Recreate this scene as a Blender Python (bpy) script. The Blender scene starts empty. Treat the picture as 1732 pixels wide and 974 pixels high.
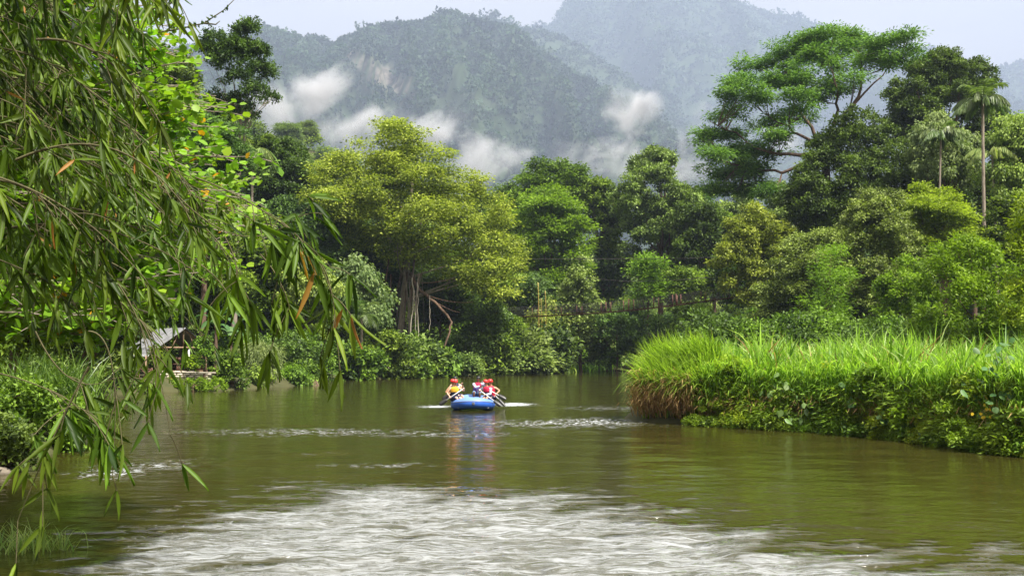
import bpy, math, random
import numpy as np
from mathutils import Vector

# ------------------------------------------------------------------ camera
scn = bpy.context.scene
COL = scn.collection
F = 1684.0                      # focal length in pixels of a 1732 px wide frame
CAMZ = 2.5
PITCH = math.atan(110.0 / F)
cam_d = bpy.data.cameras.new("camera")
cam = bpy.data.objects.new("camera", cam_d)
COL.objects.link(cam)
cam.location = (0, 0, CAMZ)
cam.rotation_euler = (math.pi / 2 + PITCH, 0, 0)
cam_d.sensor_width = 36.0
cam_d.lens = F / 1732.0 * 36.0
cam_d.clip_start = 0.1
cam_d.clip_end = 20000
scn.camera = cam

# ------------------------------------------------------------------ light
SUN_VEC = Vector((0.36, -0.40, 0.85)).normalized()     # towards the sun
EXPOSURE = 1.12
CLOUD_STRENGTH = 0.35
SKY_STRENGTH = 0.10
SUN_STRENGTH = 5.0
HAZE_DENSITY = 0.000138
sun_d = bpy.data.lights.new("sun", 'SUN')
sun_d.energy = SUN_STRENGTH
sun_d.angle = math.radians(3.0)
sun_d.color = (1.0, 0.94, 0.84)
sun = bpy.data.objects.new("sun", sun_d)
COL.objects.link(sun)
sun.rotation_euler = SUN_VEC.to_track_quat('Z', 'Y').to_euler()
sun.location = (0, -20, 60)

world = bpy.data.worlds.new("World")
scn.world = world
world.use_nodes = True
wn, wl = world.node_tree.nodes, world.node_tree.links
wn.clear()
w_out = wn.new('ShaderNodeOutputWorld')
w_sky = wn.new('ShaderNodeTexSky')
w_sky.sky_type = 'NISHITA'
w_sky.sun_disc = False
w_sky.sun_elevation = math.asin(SUN_VEC.z)
w_sky.sun_rotation = math.atan2(SUN_VEC.x, SUN_VEC.y)
w_bg1 = wn.new('ShaderNodeBackground')
w_bg1.inputs[1].default_value = SKY_STRENGTH
wl.new(w_sky.outputs[0], w_bg1.inputs[0])
w_tc = wn.new('ShaderNodeTexCoord')
w_map = wn.new('ShaderNodeMapping')
w_map.inputs['Scale'].default_value = (1.0, 1.0, 2.6)
w_noise = wn.new('ShaderNodeTexNoise')
w_noise.inputs['Scale'].default_value = 2.3
w_noise.inputs['Detail'].default_value = 6
w_noise.inputs['Roughness'].default_value = 0.52
w_noise.inputs['Distortion'].default_value = 0.35
wl.new(w_tc.outputs['Generated'], w_map.inputs[0])
wl.new(w_map.outputs[0], w_noise.inputs['Vector'])
w_ramp = wn.new('ShaderNodeValToRGB')
w_ramp.color_ramp.elements[0].position = 0.36
w_ramp.color_ramp.elements[0].color = (0.74, 0.68, 0.64, 1)
w_ramp.color_ramp.elements[1].position = 0.60
w_ramp.color_ramp.elements[1].color = (1.0, 0.925, 0.81, 1)
wl.new(w_noise.outputs['Fac'], w_ramp.inputs[0])
w_sep = wn.new('ShaderNodeSeparateXYZ')
wl.new(w_tc.outputs['Generated'], w_sep.inputs[0])
w_mr = wn.new('ShaderNodeMapRange')          # an overcast sky is brighter overhead than at the horizon
w_mr.interpolation_type = 'SMOOTHSTEP'
w_mr.inputs['From Min'].default_value = 0.34
w_mr.inputs['From Max'].default_value = 0.85
w_mr.inputs['To Min'].default_value = CLOUD_STRENGTH
w_mr.inputs['To Max'].default_value = CLOUD_STRENGTH * 3.1
wl.new(w_sep.outputs['Z'], w_mr.inputs[0])
w_bg2 = wn.new('ShaderNodeBackground')
wl.new(w_ramp.outputs[0], w_bg2.inputs[0])
wl.new(w_mr.outputs[0], w_bg2.inputs[1])
w_mix = wn.new('ShaderNodeMixShader')
w_mix.inputs[0].default_value = 0.98
wl.new(w_bg1.outputs[0], w_mix.inputs[1])
wl.new(w_bg2.outputs[0], w_mix.inputs[2])
wl.new(w_mix.outputs[0], w_out.inputs[0])

vs = scn.view_settings
vs.view_transform = 'Standard'
vs.look = 'None'
vs.gamma = 1
vs.use_curve_mapping = False
vs.exposure = EXPOSURE

cy = scn.cycles
cy.use_denoising = True
cy.denoiser = 'OPENIMAGEDENOISE'
cy.denoising_input_passes = 'RGB_ALBEDO_NORMAL'
cy.max_bounces = 5
cy.diffuse_bounces = 2
cy.glossy_bounces = 2
cy.transmission_bounces = 3
cy.transparent_max_bounces = 6
cy.volume_bounces = 1
cy.volume_max_steps = 64
cy.volume_step_rate = 1.0
cy.caustics_reflective = False
cy.caustics_refractive = False
cy.sample_clamp_indirect = 4.0
cy.use_adaptive_sampling = True
cy.adaptive_threshold = 0.008

# ------------------------------------------------------------------ helpers
rng = np.random.default_rng(11)
cT, sT = math.cos(PITCH), math.sin(PITCH)


def P(px, py, d):
    """world point at distance y = d seen at photo pixel (px, py)"""
    u, v = (px - 866) / F, (487 - py) / F
    y = cT - v * sT
    z = sT + v * cT
    k = d / y
    return np.array([u * k, d, CAMZ + z * k])


def W(px, py):
    """point of the water plane at photo pixel"""
    u, v = (px - 866) / F, (487 - py) / F
    y = cT - v * sT
    z = sT + v * cT
    k = -CAMZ / z
    return np.array([u * k, y * k])


def nz(a):
    return a / np.maximum(np.linalg.norm(a, axis=-1, keepdims=True), 1e-9)


def mesh_data(name, V, Fq, mat=None, tint=None, smooth=False, attrs=None, Ft=None):
    V = np.asarray(V, dtype=np.float32).reshape(-1, 3)
    Fq = np.asarray(Fq, dtype=np.int32)
    me = bpy.data.meshes.new(name)
    me.vertices.add(len(V))
    me.vertices.foreach_set('co', V.ravel())
    loops = Fq.ravel()
    k = Fq.shape[1] if len(Fq) else 4
    starts = np.arange(len(Fq), dtype=np.int32) * k
    if Ft is not None and len(Ft):
        Ft = np.asarray(Ft, dtype=np.int32)
        starts = np.concatenate([starts, len(loops) + np.arange(len(Ft), dtype=np.int32) * 3])
        loops = np.concatenate([loops, Ft.ravel()])
    me.loops.add(len(loops))
    me.loops.foreach_set('vertex_index', loops.astype(np.int32))
    me.polygons.add(len(starts))
    me.polygons.foreach_set('loop_start', starts.astype(np.int32))
    if smooth:
        me.polygons.foreach_set('use_smooth', np.ones(len(starts), dtype=bool))
    me.update(calc_edges=True)
    if tint is not None:
        a = me.attributes.new('tint', 'FLOAT', 'POINT')
        a.data.foreach_set('value', np.asarray(tint, dtype=np.float32).ravel())
    for kx, val in (attrs or {}).items():
        a = me.attributes.new(kx, 'FLOAT', 'POINT')
        a.data.foreach_set('value', np.asarray(val, dtype=np.float32).ravel())
    if mat is not None:
        me.materials.append(mat)
    return me


def link(name, me, parent=None, loc=None):
    o = bpy.data.objects.new(name, me)
    COL.objects.link(o)
    if parent is not None:
        o.parent = parent
    if loc is not None:
        o.location = loc
    return o


def tag(o, label=None, cat=None, group=None, kind=None):
    if label:
        o['label'] = label
    if cat:
        o['category'] = cat
    if group:
        o['group'] = group
    if kind:
        o['kind'] = kind
    return o


def thing(name, label, cat, loc=(0, 0, 0), group=None, kind=None):
    o = bpy.data.objects.new(name, None)
    o.empty_display_size = 0.2
    COL.objects.link(o)
    o.location = loc
    return tag(o, label, cat, group, kind)


class Geo:
    """collects pieces (vertices, quads) of ONE mesh"""

    def __init__(self):
        self.V, self.F, self.T, self.n = [], [], [], 0

    def add(self, V, Fq, t=0.5):
        V = np.asarray(V, dtype=np.float64).reshape(-1, 3)
        Fq = np.asarray(Fq, dtype=np.int64)
        self.V.append(V)
        self.F.append(Fq + self.n)
        self.T.append(np.full(len(V), t) if np.isscalar(t) else np.asarray(t).ravel())
        self.n += len(V)
        return self

    def tube(self, pts, rad, n=7, t=0.5, cap=True):
        pts = np.asarray(pts, dtype=float)
        m = len(pts)
        rad = np.full(m, rad) if np.isscalar(rad) else np.asarray(rad, dtype=float)
        tan = nz(np.gradient(pts, axis=0))
        ref = np.array([0, 0, 1.0])
        if abs(tan[:, 2]).mean() > 0.8:
            ref = np.array([1.0, 0, 0])
        s = nz(np.cross(tan, ref))
        b = np.cross(tan, s)
        a = np.linspace(0, 2 * math.pi, n, endpoint=False)
        ring = (np.cos(a)[None, :, None] * s[:, None, :] + np.sin(a)[None, :, None] * b[:, None, :]) * rad[:, None, None]
        V = (pts[:, None, :] + ring).reshape(-1, 3)
        i = np.arange(m - 1)[:, None] * n
        j = np.arange(n)[None, :]
        j2 = (j + 1) % n
        Fq = np.stack([i + j, i + j2, i + n + j2, i + n + j], -1).reshape(-1, 4)
        if cap:
            V = np.vstack([V, pts[:1], pts[-1:]])
            c0, c1 = m * n, m * n + 1
            jj = np.arange(0, n)
            e0 = np.stack([np.full(n, c0), (jj + 1) % n, jj, jj], -1)[:, :4]
            # caps as quads over ring pairs
            caps = []
            for q in range(0, n - 1, 2):
                caps.append([c0, (q + 2) % n, (q + 1) % n, q])
                o_ = (m - 1) * n
                caps.append([c1, o_ + q, o_ + (q + 1) % n, o_ + (q + 2) % n])
            if n % 2:
                caps = [c for c in caps]
            Fq = np.vstack([Fq, np.array(caps)])
        return self.add(V, Fq, t)

    def box(self, c, s, rot=None, t=0.5):
        h = np.asarray(s, dtype=float) / 2
        V = np.array([[x, y, z] for x in (-1, 1) for y in (-1, 1) for z in (-1, 1)], dtype=float) * h
        if rot is not None:
            V = V @ np.asarray(rot).T
        V = V + np.asarray(c)
        Fq = [[0, 1, 3, 2], [4, 6, 7, 5], [0, 4, 5, 1], [2, 3, 7, 6], [0, 2, 6, 4], [1, 5, 7, 3]]
        return self.add(V, Fq, t)

    def beam(self, a, b, w, h, t=0.5):
        a, b = np.asarray(a, float), np.asarray(b, float)
        d = nz(b - a)
        ref = np.array([0, 0, 1.0]) if abs(d[2]) < 0.9 else np.array([0, 1.0, 0])
        s = nz(np.cross(d, ref))
        u = np.cross(s, d)
        R = np.stack([s, d, u], 1)
        return self.box((a + b) / 2, (w, np.linalg.norm(b - a), h), R, t)

    def build(self, name, mat, parent=None, smooth=False, loc=None):
        V = np.vstack(self.V)
        Fq = np.vstack(self.F)
        if parent is not None and loc is None:
            V = V - np.array(parent_origin(parent))
        me = mesh_data(name, V, Fq, mat, np.concatenate(self.T), smooth)
        return link(name, me, parent, loc)


def parent_origin(p):
    v = np.zeros(3)
    while p is not None:
        v += np.array(p.location)
        p = p.parent
    return v


def sdf_poly(x, y, poly):
    """signed distance to a polygon, negative inside"""
    x, y = np.asarray(x, float), np.asarray(y, float)
    d = np.full(x.shape, 1e18)
    inside = np.zeros(x.shape, bool)
    n = len(poly)
    for i in range(n):
        ax, ay = poly[i]
        bx, by = poly[(i + 1) % n]
        ex, ey = bx - ax, by - ay
        wx, wy = x - ax, y - ay
        t = np.clip((wx * ex + wy * ey) / (ex * ex + ey * ey + 1e-12), 0, 1)
        d = np.minimum(d, (wx - ex * t) ** 2 + (wy - ey * t) ** 2)
        c = ((ay > y) != (by > y)) & (x < (bx - ax) * (y - ay) / ((by - ay) if by != ay else 1e-9) + ax)
        inside ^= c
    d = np.sqrt(d)
    return np.where(inside, -d, d)


def sst(a, b, x):
    t = np.clip((x - a) / (b - a), 0, 1)
    return t * t * (3 - 2 * t)


class Waves:
    """cheap smooth noise: a sum of sinusoids"""

    def __init__(self, seed, n, lmin, lmax, slope=True, dirbias=None):
        r = np.random.default_rng(seed)
        lam = np.exp(r.uniform(math.log(lmin), math.log(lmax), n))
        ang = r.uniform(0, 2 * math.pi, n)
        if dirbias is not None:
            ang = dirbias[0] + r.normal(0, dirbias[1], n)
        self.k = 2 * math.pi / lam
        self.kx, self.ky = self.k * np.cos(ang), self.k * np.sin(ang)
        self.ph = r.uniform(0, 2 * math.pi, n)
        self.lam = lam
        self.n = n

    def height(self, x, y, res=None):
        """unit rms slope heights; waves shorter than 3x the local mesh spacing fade out"""
        out = np.zeros(x.shape, np.float64)
        for kx, ky, k, ph, lam in zip(self.kx, self.ky, self.k, self.ph, self.lam):
            w = 1.0
            if res is not None:
                w = sst(1.6, 3.2, lam / res)
            out += w * np.sin(kx * x + ky * y + ph) / k
        return out * math.sqrt(2.0 / self.n)

    def value(self, x, y):
        out = np.zeros(x.shape, np.float64)
        for kx, ky, ph in zip(self.kx, self.ky, self.ph):
            out += np.sin(kx * x + ky * y + ph)
        return out * math.sqrt(2.0 / self.n)


# ------------------------------------------------------------------ materials
def new_mat(name):
    m = bpy.data.materials.new(name)
    m.use_nodes = True
    nt = m.node_tree
    nt.nodes.clear()
    return m, nt.nodes, nt.links


def leaf_mat(name, dark, light, trans=0.35, rough=0.55, spec=0.25, extra=None):
    m, N, L = new_mat(name)
    out = N.new('ShaderNodeOutputMaterial')
    at = N.new('ShaderNodeAttribute')
    at.attribute_name = 'tint'
    ramp = N.new('ShaderNodeValToRGB')
    ramp.color_ramp.elements[0].color = (*dark, 1)
    ramp.color_ramp.elements[0].position = 0.1
    ramp.color_ramp.elements[1].color = (*light, 1)
    ramp.color_ramp.elements[1].position = 0.9
    if extra:
        e = ramp.color_ramp.elements.new(0.955)
        e.color = (*light, 1)
        e2 = ramp.color_ramp.elements.new(0.97)
        e2.color = (*extra, 1)
    L.new(at.outputs['Fac'], ramp.inputs[0])
    oi = N.new('ShaderNodeObjectInfo')
    mr = N.new('ShaderNodeMapRange')
    mr.inputs['To Min'].default_value = 0.485
    mr.inputs['To Max'].default_value = 0.515
    L.new(oi.outputs['Random'], mr.inputs[0])
    hs = N.new('ShaderNodeHueSaturation')
    L.new(mr.outputs[0], hs.inputs['Hue'])
    L.new(ramp.outputs[0], hs.inputs['Color'])
    pb = N.new('ShaderNodeBsdfPrincipled')
    pb.inputs['Roughness'].default_value = rough
    pb.inputs['Specular IOR Level'].default_value = spec
    L.new(hs.outputs[0], pb.inputs['Base Color'])
    tr = N.new('ShaderNodeBsdfTranslucent')
    g = N.new('ShaderNodeMixRGB')
    g.blend_type = 'MULTIPLY'
    g.inputs[0].default_value = 1
    g.inputs[2].default_value = (1.35, 1.45, 0.7, 1)
    L.new(hs.outputs[0], g.inputs[1])
    L.new(g.outputs[0], tr.inputs[0])
    mx = N.new('ShaderNodeMixShader')
    mx.inputs[0].default_value = trans
    L.new(pb.outputs[0], mx.inputs[1])
    L.new(tr.outputs[0], mx.inputs[2])
    L.new(mx.outputs[0], out.inputs[0])
    return m


def solid_mat(name, a, b=None, scale=6.0, rough=0.8, bump=0.3, spec=0.3, stretch=(1, 1, 1), metallic=0.0, detail=5):
    m, N, L = new_mat(name)
    out = N.new('ShaderNodeOutputMaterial')
    pb = N.new('ShaderNodeBsdfPrincipled')
    pb.inputs['Roughness'].default_value = rough
    pb.inputs['Specular IOR Level'].default_value = spec
    pb.inputs['Metallic'].default_value = metallic
    tc = N.new('ShaderNodeTexCoord')
    mp = N.new('ShaderNodeMapping')
    mp.inputs['Scale'].default_value = stretch
    no = N.new('ShaderNodeTexNoise')
    no.inputs['Scale'].default_value = scale
    no.inputs['Detail'].default_value = detail
    no.inputs['Roughness'].default_value = 0.65
    L.new(tc.outputs['Object'], mp.inputs[0])
    L.new(mp.outputs[0], no.inputs['Vector'])
    r = N.new('ShaderNodeValToRGB')
    r.color_ramp.elements[0].position = 0.3
    r.color_ramp.elements[1].position = 0.7
    r.color_ramp.elements[0].color = (*a, 1)
    r.color_ramp.elements[1].color = (*(b or a), 1)
    L.new(no.outputs['Fac'], r.inputs[0])
    L.new(r.outputs[0], pb.inputs['Base Color'])
    if bump:
        bp = N.new('ShaderNodeBump')
        bp.inputs['Strength'].default_value = bump
        bp.inputs['Distance'].default_value = 0.03
        L.new(no.outputs['Fac'], bp.inputs['Height'])
        L.new(bp.outputs[0], pb.inputs['Normal'])
    L.new(pb.outputs[0], out.inputs[0])
    return m


M = {
    'bark_grey': solid_mat('bark_grey', (0.16, 0.13, 0.10), (0.34, 0.29, 0.24), 3.0, 0.9, 0.6, stretch=(2, 2, 0.6)),
    'bark_brown': solid_mat('bark_brown', (0.07, 0.045, 0.03), (0.17, 0.11, 0.075), 4.0, 0.9, 0.6, stretch=(2, 2, 0.5)),
    'bark_pink': solid_mat('bark_pink', (0.08, 0.05, 0.038), (0.18, 0.12, 0.09), 3.0, 0.9, 0.5, stretch=(2, 2, 0.5)),
    'bark_pale': solid_mat('bark_pale', (0.28, 0.25, 0.2), (0.48, 0.44, 0.36), 5.0, 0.9, 0.5, stretch=(2, 2, 0.5)),
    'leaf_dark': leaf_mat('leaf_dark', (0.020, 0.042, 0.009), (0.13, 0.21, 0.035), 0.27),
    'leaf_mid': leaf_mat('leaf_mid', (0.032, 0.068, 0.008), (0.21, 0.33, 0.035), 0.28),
    'leaf_bright': leaf_mat('leaf_bright', (0.07, 0.13, 0.010), (0.23, 0.36, 0.025), 0.36),
    'leaf_lime': leaf_mat('leaf_lime', (0.11, 0.17, 0.012), (0.33, 0.44, 0.035), 0.4),
    'leaf_olive': leaf_mat('leaf_olive', (0.07, 0.11, 0.018), (0.34, 0.43, 0.07), 0.33),
    'leaf_yellow': leaf_mat('leaf_yellow', (0.07, 0.12, 0.014), (0.38, 0.49, 0.07), 0.33),
    'leaf_grey': leaf_mat('leaf_grey', (0.045, 0.075, 0.018), (0.29, 0.40, 0.10), 0.27),
    'leaf_blue': leaf_mat('leaf_blue', (0.02, 0.05, 0.016), (0.15, 0.27, 0.065), 0.27),
    'leaf_pale': leaf_mat('leaf_pale', (0.09, 0.14, 0.04), (0.26, 0.33, 0.11), 0.36),
    'leaf_hill': leaf_mat('leaf_hill', (0.010, 0.030, 0.018), (0.07, 0.125, 0.065), 0.25),
}

# ------------------------------------------------------------------ ground, river
river = [(-6, -30), (-6.5, 8), (-7.6, 13), (-8.6, 15.5), (-9.8, 18), (-10.8, 21), (-11.6, 26), (-12.6, 30),
         (-16, 36), (-22, 45), (-27, 54)]
river += [tuple(W(*p)) for p in ((170, 668), (262, 664), (370, 660), (510, 652), (540, 645), (640, 641), (690, 638),
                                 (760, 637), (900, 632), (940, 629), (1010, 626), (1060, 622))]
river += [(60, 190), (200, 200), (420, 200), (420, 150), (200, 150), (60, 136), (30, 122), (21, 100), (13.5, 75),
          (8.2, 55), (5.6, 44), (4.5, 39), (4.6, 36.9)]
river += [tuple(W(*p)) for p in ((1200, 719), (1300, 724), (1400, 730), (1500, 740), (1600, 752), (1732, 769))]
river += [(15.5, 20), (22, 10), (30, -30)]
w_edge = Waves(5, 14, 2.5, 14)
w_hill = Waves(6, 16, 30, 160)
w_soil = Waves(8, 14, 1.5, 7)


def ground_h(x, y):
    x = np.asarray(x, float)
    y = np.asarray(y, float)
    sd = sdf_poly(x, y, river) + 0.25 * w_edge.value(x, y)
    bank = np.where(sd < 0, np.maximum(-1.6, sd * 0.9), 0.9 * sst(0, 1.6, sd))
    spit = sst(2, 8, x) * sst(8, 25, y) * (1 - sst(60, 90, y))
    bank = bank + np.where(sd > 0, spit * 0.55 * sst(0, 1.5, sd), 0)
    land = sst(4, 30, sd)
    near = sst(25, 90, y)
    hx = np.interp(x, [-400, -110, -60, -30, 0, 60, 120, 300], [78, 72, 60, 42, 27, 33, 46, 60])
    hill = hx * sst(8, 210, sd) * near * (1 - 0.75 * sst(380, 620, y)) * (1 - sst(900, 1500, np.abs(x)))
    hill = hill * (1 - sst(3000, 3600, y))
    return bank + hill * (1 + 0.12 * w_hill.value(x, y)) + land * 0.2 * w_soil.value(x, y) * near


def gz(x, y):
    return float(ground_h(np.array([x]), np.array([y]))[0])


xs = np.concatenate([-np.geomspace(7000, 60, 46), np.arange(-59, 60, 0.9), np.geomspace(60.5, 7000, 46)])
ys = np.concatenate([np.linspace(-250, -12, 12), np.arange(-10, 175, 1.0), np.geomspace(176, 9500, 100)])
GX, GY = np.meshgrid(xs, ys)
GZ = ground_h(GX, GY)
nx, ny = len(xs), len(ys)
idx = (np.arange(ny - 1)[:, None] * nx + np.arange(nx - 1)[None, :])
quads = np.stack([idx, idx + 1, idx + nx + 1, idx + nx], -1).reshape(-1, 4)
soil = solid_mat('soil', (0.035, 0.045, 0.014), (0.075, 0.07, 0.03), 0.8, 0.95, 0.5, detail=8)
me = mesh_data('ground', np.stack([GX, GY, GZ], -1), quads, soil, smooth=True)
tag(link('ground', me), kind='structure')

# ---- water
th_in = np.arctan(np.linspace(-0.56, 0.56, 860))
th = np.concatenate([np.linspace(-1.45, th_in[0] - 0.01, 60), th_in, np.linspace(th_in[-1] + 0.01, 1.45, 60)])
rr = [1.5]
while rr[-1] < 430:
    r_ = rr[-1]
    rr.append(r_ + max(0.035, r_ * 0.0042))
rr = np.array(rr)
TH, RR = np.meshgrid(th, rr)
WX, WY = RR * np.sin(TH), RR * np.cos(TH) - 0.0
res = np.maximum(RR * 0.0013, np.maximum(0.035, RR * 0.0042))


def wpoly(pts):
    return [tuple(W(*p)) for p in pts]


w_warp = Waves(21, 18, 0.6, 5.0)
w_big = Waves(22, 12, 2.0, 9.0)
rapid = wpoly([(60, 1500), (60, 960), (130, 905), (270, 868), (340, 852), (400, 846), (450, 828), (480, 815), (600, 814), (720, 817),
               (830, 823), (1000, 834), (1130, 848), (1250, 876), (1400, 902), (1560, 926), (1732, 926), (2600, 940), (2600, 1500)])
sd_r = sdf_poly(WX, WY, rapid)
soft = sst(0.8, -3.0, sd_r + 0.25 * w_warp.value(WX, WY) * np.clip(RR / 14, 0.3, 1.2))
# calmer tongues of water inside the rough zone
w_str = Waves(25, 20, 0.5, 3.0, dirbias=(math.pi / 2, 0.5))
w_str2 = Waves(26, 26, 0.18, 1.1, dirbias=(math.pi / 2, 0.35))
rough = sst(0.0, 0.92, soft * 1.15 + 0.16 * w_str.value(WX, WY) + 0.10 * w_big.value(WX, WY) + 0.13 * w_str2.value(WX, WY) - 0.16) * sst(0, .08, soft)
leftq = sst(0.2, -0.35, TH) * 0.0
# lesser ripple patches


def patch(cx, cy, rx, ry, amp):
    c = W(cx, cy)
    ex = rx / F * c[1]
    ey = abs(W(cx, cy - ry)[1] - W(cx, cy + ry)[1]) / 2
    q = ((WX - c[0]) / ex) ** 2 + ((WY - c[1]) / ey) ** 2
    return amp * np.exp(-q * 1.4)


speck = patch(930, 716, 150, 6, 1.1) + patch(1010, 712, 70, 6, 1.3) + patch(520, 730, 230, 6, 0.75) + patch(240, 790, 80, 14, 0.75)
speck += patch(640, 786, 70, 3, 0.6) + patch(760, 735, 120, 4, .5) + patch(190, 800, 60, 8, .9) + patch(215, 680, 40, 5, .3) + patch(1030, 690, 80, 4, .5)
w_sp = Waves(31, 30, 0.25, 1.6)
speck = np.clip(speck, 0, 1.2) * sst(0.1, 1.3, w_sp.value(WX, WY) + speck)
wake = patch(738, 687.5, 24, 2.0, 1.3) + patch(868, 683.5, 30, 2.4, 1.4) + patch(800, 691.5, 34, 1.2, 0.5)
wake = wake * sst(-0.6, 0.5, w_sp.value(WX * 1.7, WY * 1.7) + 1.2 * wake - 0.4)
w_calm = Waves(41, 46, 0.22, 3.0, dirbias=(math.pi / 2 + 0.1, 0.75))
w_fine = Waves(42, 30, 0.12, 0.6)
w_rap = Waves(43, 46, 0.14, 1.5, dirbias=(math.pi / 2 - 0.1, 0.9))
calm_amp = 0.018 + 0.014 * sst(-1, 1.2, w_big.value(WX * 0.25, WY * 0.25))
WZ = calm_amp * w_calm.height(WX, WY, res) + rough * 0.15 * w_rap.height(WX, WY, res) + 0.014 * w_fine.height(WX, WY, res)
WZ += speck * 0.12 * w_fine.height(WX, WY, res)
na, nr = len(th), len(rr)
idx = (np.arange(nr - 1)[:, None] * na + np.arange(na - 1)[None, :])
quads = np.stack([idx, idx + 1, idx + na + 1, idx + na], -1).reshape(-1, 4)
# keep only quads near the river
sdw = sdf_poly(WX, WY, river).ravel()
keep = sdw[quads[:, 0]] < 3.0
quads = quads[keep]


def water_mat():
    m, N, L = new_mat('river_water')
    out = N.new('ShaderNodeOutputMaterial')
    geo = N.new('ShaderNodeNewGeometry')

    def att(n):
        a = N.new('ShaderNodeAttribute')
        a.attribute_name = n
        return a.outputs['Fac']

    def math_(op, a, b, clamp=False):
        n = N.new('ShaderNodeMath')
        n.operation = op
        n.use_clamp = clamp
        for i, v in enumerate((a, b)):
            if isinstance(v, (int, float)):
                n.inputs[i].default_value = v
            elif v is not None:
                L.new(v, n.inputs[i])
        return n.outputs[0]
    mp = N.new('ShaderNodeMapping')
    mp.inputs['Scale'].default_value = (0.75, 1.25, 1)
    L.new(geo.outputs['Position'], mp.inputs[0])
    n1 = N.new('ShaderNodeTexNoise')
    n1.inputs['Scale'].default_value = 2.2
    n1.inputs['Detail'].default_value = 4
    n2 = N.new('ShaderNodeTexNoise')
    n2.inputs['Scale'].default_value = 9.0
    n2.inputs['Detail'].default_value = 3
    for n in (n1, n2):
        L.new(mp.outputs[0], n.inputs['Vector'])
    ro = att('rough')
    sp = att('speck')
    act = math_('ADD', ro, sp, True)
    h1 = math_('MULTIPLY', n1.outputs['Fac'], math_('ADD', 0.019, math_('MULTIPLY', act, 0.20)))
    h2 = math_('MULTIPLY', n2.outputs['Fac'], math_('ADD', 0.0048, math_('MULTIPLY', act, 0.06)))
    h = math_('ADD', h1, h2)
    bp = N.new('ShaderNodeBump')
    bp.inputs['Strength'].default_value = 1.0
    bp.inputs['Distance'].default_value = 1.0
    L.new(h, bp.inputs['Height'])
    nd = N.new('ShaderNodeTexNoise')
    nd.inputs['Scale'].default_value = 0.25
    nd.inputs['Detail'].default_value = 3
    L.new(geo.outputs['Position'], nd.inputs['Vector'])
    cr = N.new('ShaderNodeValToRGB')
    cr.color_ramp.elements[0].color = (0.027, 0.025, 0.005, 1)
    cr.color_ramp.elements[1].color = (0.038, 0.035, 0.007, 1)
    L.new(nd.outputs['Fac'], cr.inputs[0])
    pb = N.new('ShaderNodeBsdfPrincipled')
    pb.inputs['Roughness'].default_value = 0.03
    pb.inputs['IOR'].default_value = 1.33
    pb.inputs['Specular IOR Level'].default_value = 0.5
    L.new(cr.outputs[0], pb.inputs['Base Color'])
    L.new(bp.outputs[0], pb.inputs['Normal'])
    foam_sheen = N.new('ShaderNodeBsdfDiffuse')  # wake foam, and the rapids' pale sky reflection painted as diffuse colour
    foam_sheen.inputs[0].default_value = (0.50, 0.53, 0.57, 1)
    nf = N.new('ShaderNodeTexNoise')
    nf.inputs['Scale'].default_value = 4.2
    nf.inputs['Detail'].default_value = 7
    nf.inputs['Roughness'].default_value = 0.8
    nf.inputs['Distortion'].default_value = 1.4
    mpf = N.new('ShaderNodeMapping')
    mpf.inputs['Scale'].default_value = (0.32, 1.6, 1)
    L.new(geo.outputs['Position'], mpf.inputs[0])
    L.new(mpf.outputs[0], nf.inputs['Vector'])
    fr = N.new('ShaderNodeMapRange')
    fr.interpolation_type = 'SMOOTHSTEP'
    fr.inputs['From Min'].default_value = 0.44
    fr.inputs['From Max'].default_value = 0.60
    fr.inputs['To Min'].default_value = 0.09
    fr.inputs['To Max'].default_value = 0.44
    L.new(nf.outputs['Fac'], fr.inputs[0])
    frough = math_('MULTIPLY', math_('POWER', ro, 1.6), fr.outputs[0])  # sky sheen painted over the rough water, with a little froth
    fs = N.new('ShaderNodeMapRange')
    fs.interpolation_type = 'SMOOTHSTEP'
    fs.inputs['From Min'].default_value = 0.52
    fs.inputs['From Max'].default_value = 0.62
    fs.inputs['To Max'].default_value = 0.8
    L.new(n2.outputs['Fac'], fs.inputs[0])
    fspeck = math_('MULTIPLY', sp, fs.outputs[0])
    ft = math_('ADD', math_('ADD', frough, fspeck), att('foam_sheen'), True)
    mx = N.new('ShaderNodeMixShader')
    L.new(ft, mx.inputs[0])
    L.new(pb.outputs[0], mx.inputs[1])
    L.new(foam_sheen.outputs[0], mx.inputs[2])
    L.new(mx.outputs[0], out.inputs[0])
    return m


me = mesh_data('river_water', np.stack([WX, WY, WZ], -1), quads, water_mat(), smooth=True,
               attrs={'rough': rough, 'speck': speck, 'foam_sheen': np.clip(wake, 0, 0.95)})
tag(link('river_water', me), kind='structure')
del WX, WY, WZ, GX, GY, GZ, TH, RR, res, sdw, rough, speck, wake, quads

# ------------------------------------------------------------------ leaves and crowns
DIAMOND = (np.array([[0, 0, 0], [.5, .42, .09], [0, 1, -.12], [-.5, .42, .09]]), np.array([[0, 1, 2, 3]]))
ROUND = (np.array([[0, 0, 0], [.42, .18, .03], [.5, .62, .06], [0, 1, -.05], [-.5, .62, .06], [-.42, .18, .03]]),
         np.array([[0, 1, 2, 3], [0, 3, 4, 5]]))
_t = np.array([0, .22, .5, .78, 1.0])
_w = np.array([.10, .46, .5, .3, 0.015])
LANCE = (np.concatenate([np.stack([_w, _t, 0.02 + 0 * _t - .16 * _t ** 2], 1), np.stack([0 * _t, _t, -.03 - .16 * _t ** 2], 1), np.stack([-_w, _t, 0.02 - .16 * _t ** 2], 1)]),
         np.array([[i, i + 1, i + 6, i + 5] for i in range(4)] + [[i + 5, i + 6, i + 11, i + 10] for i in range(4)]))


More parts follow.
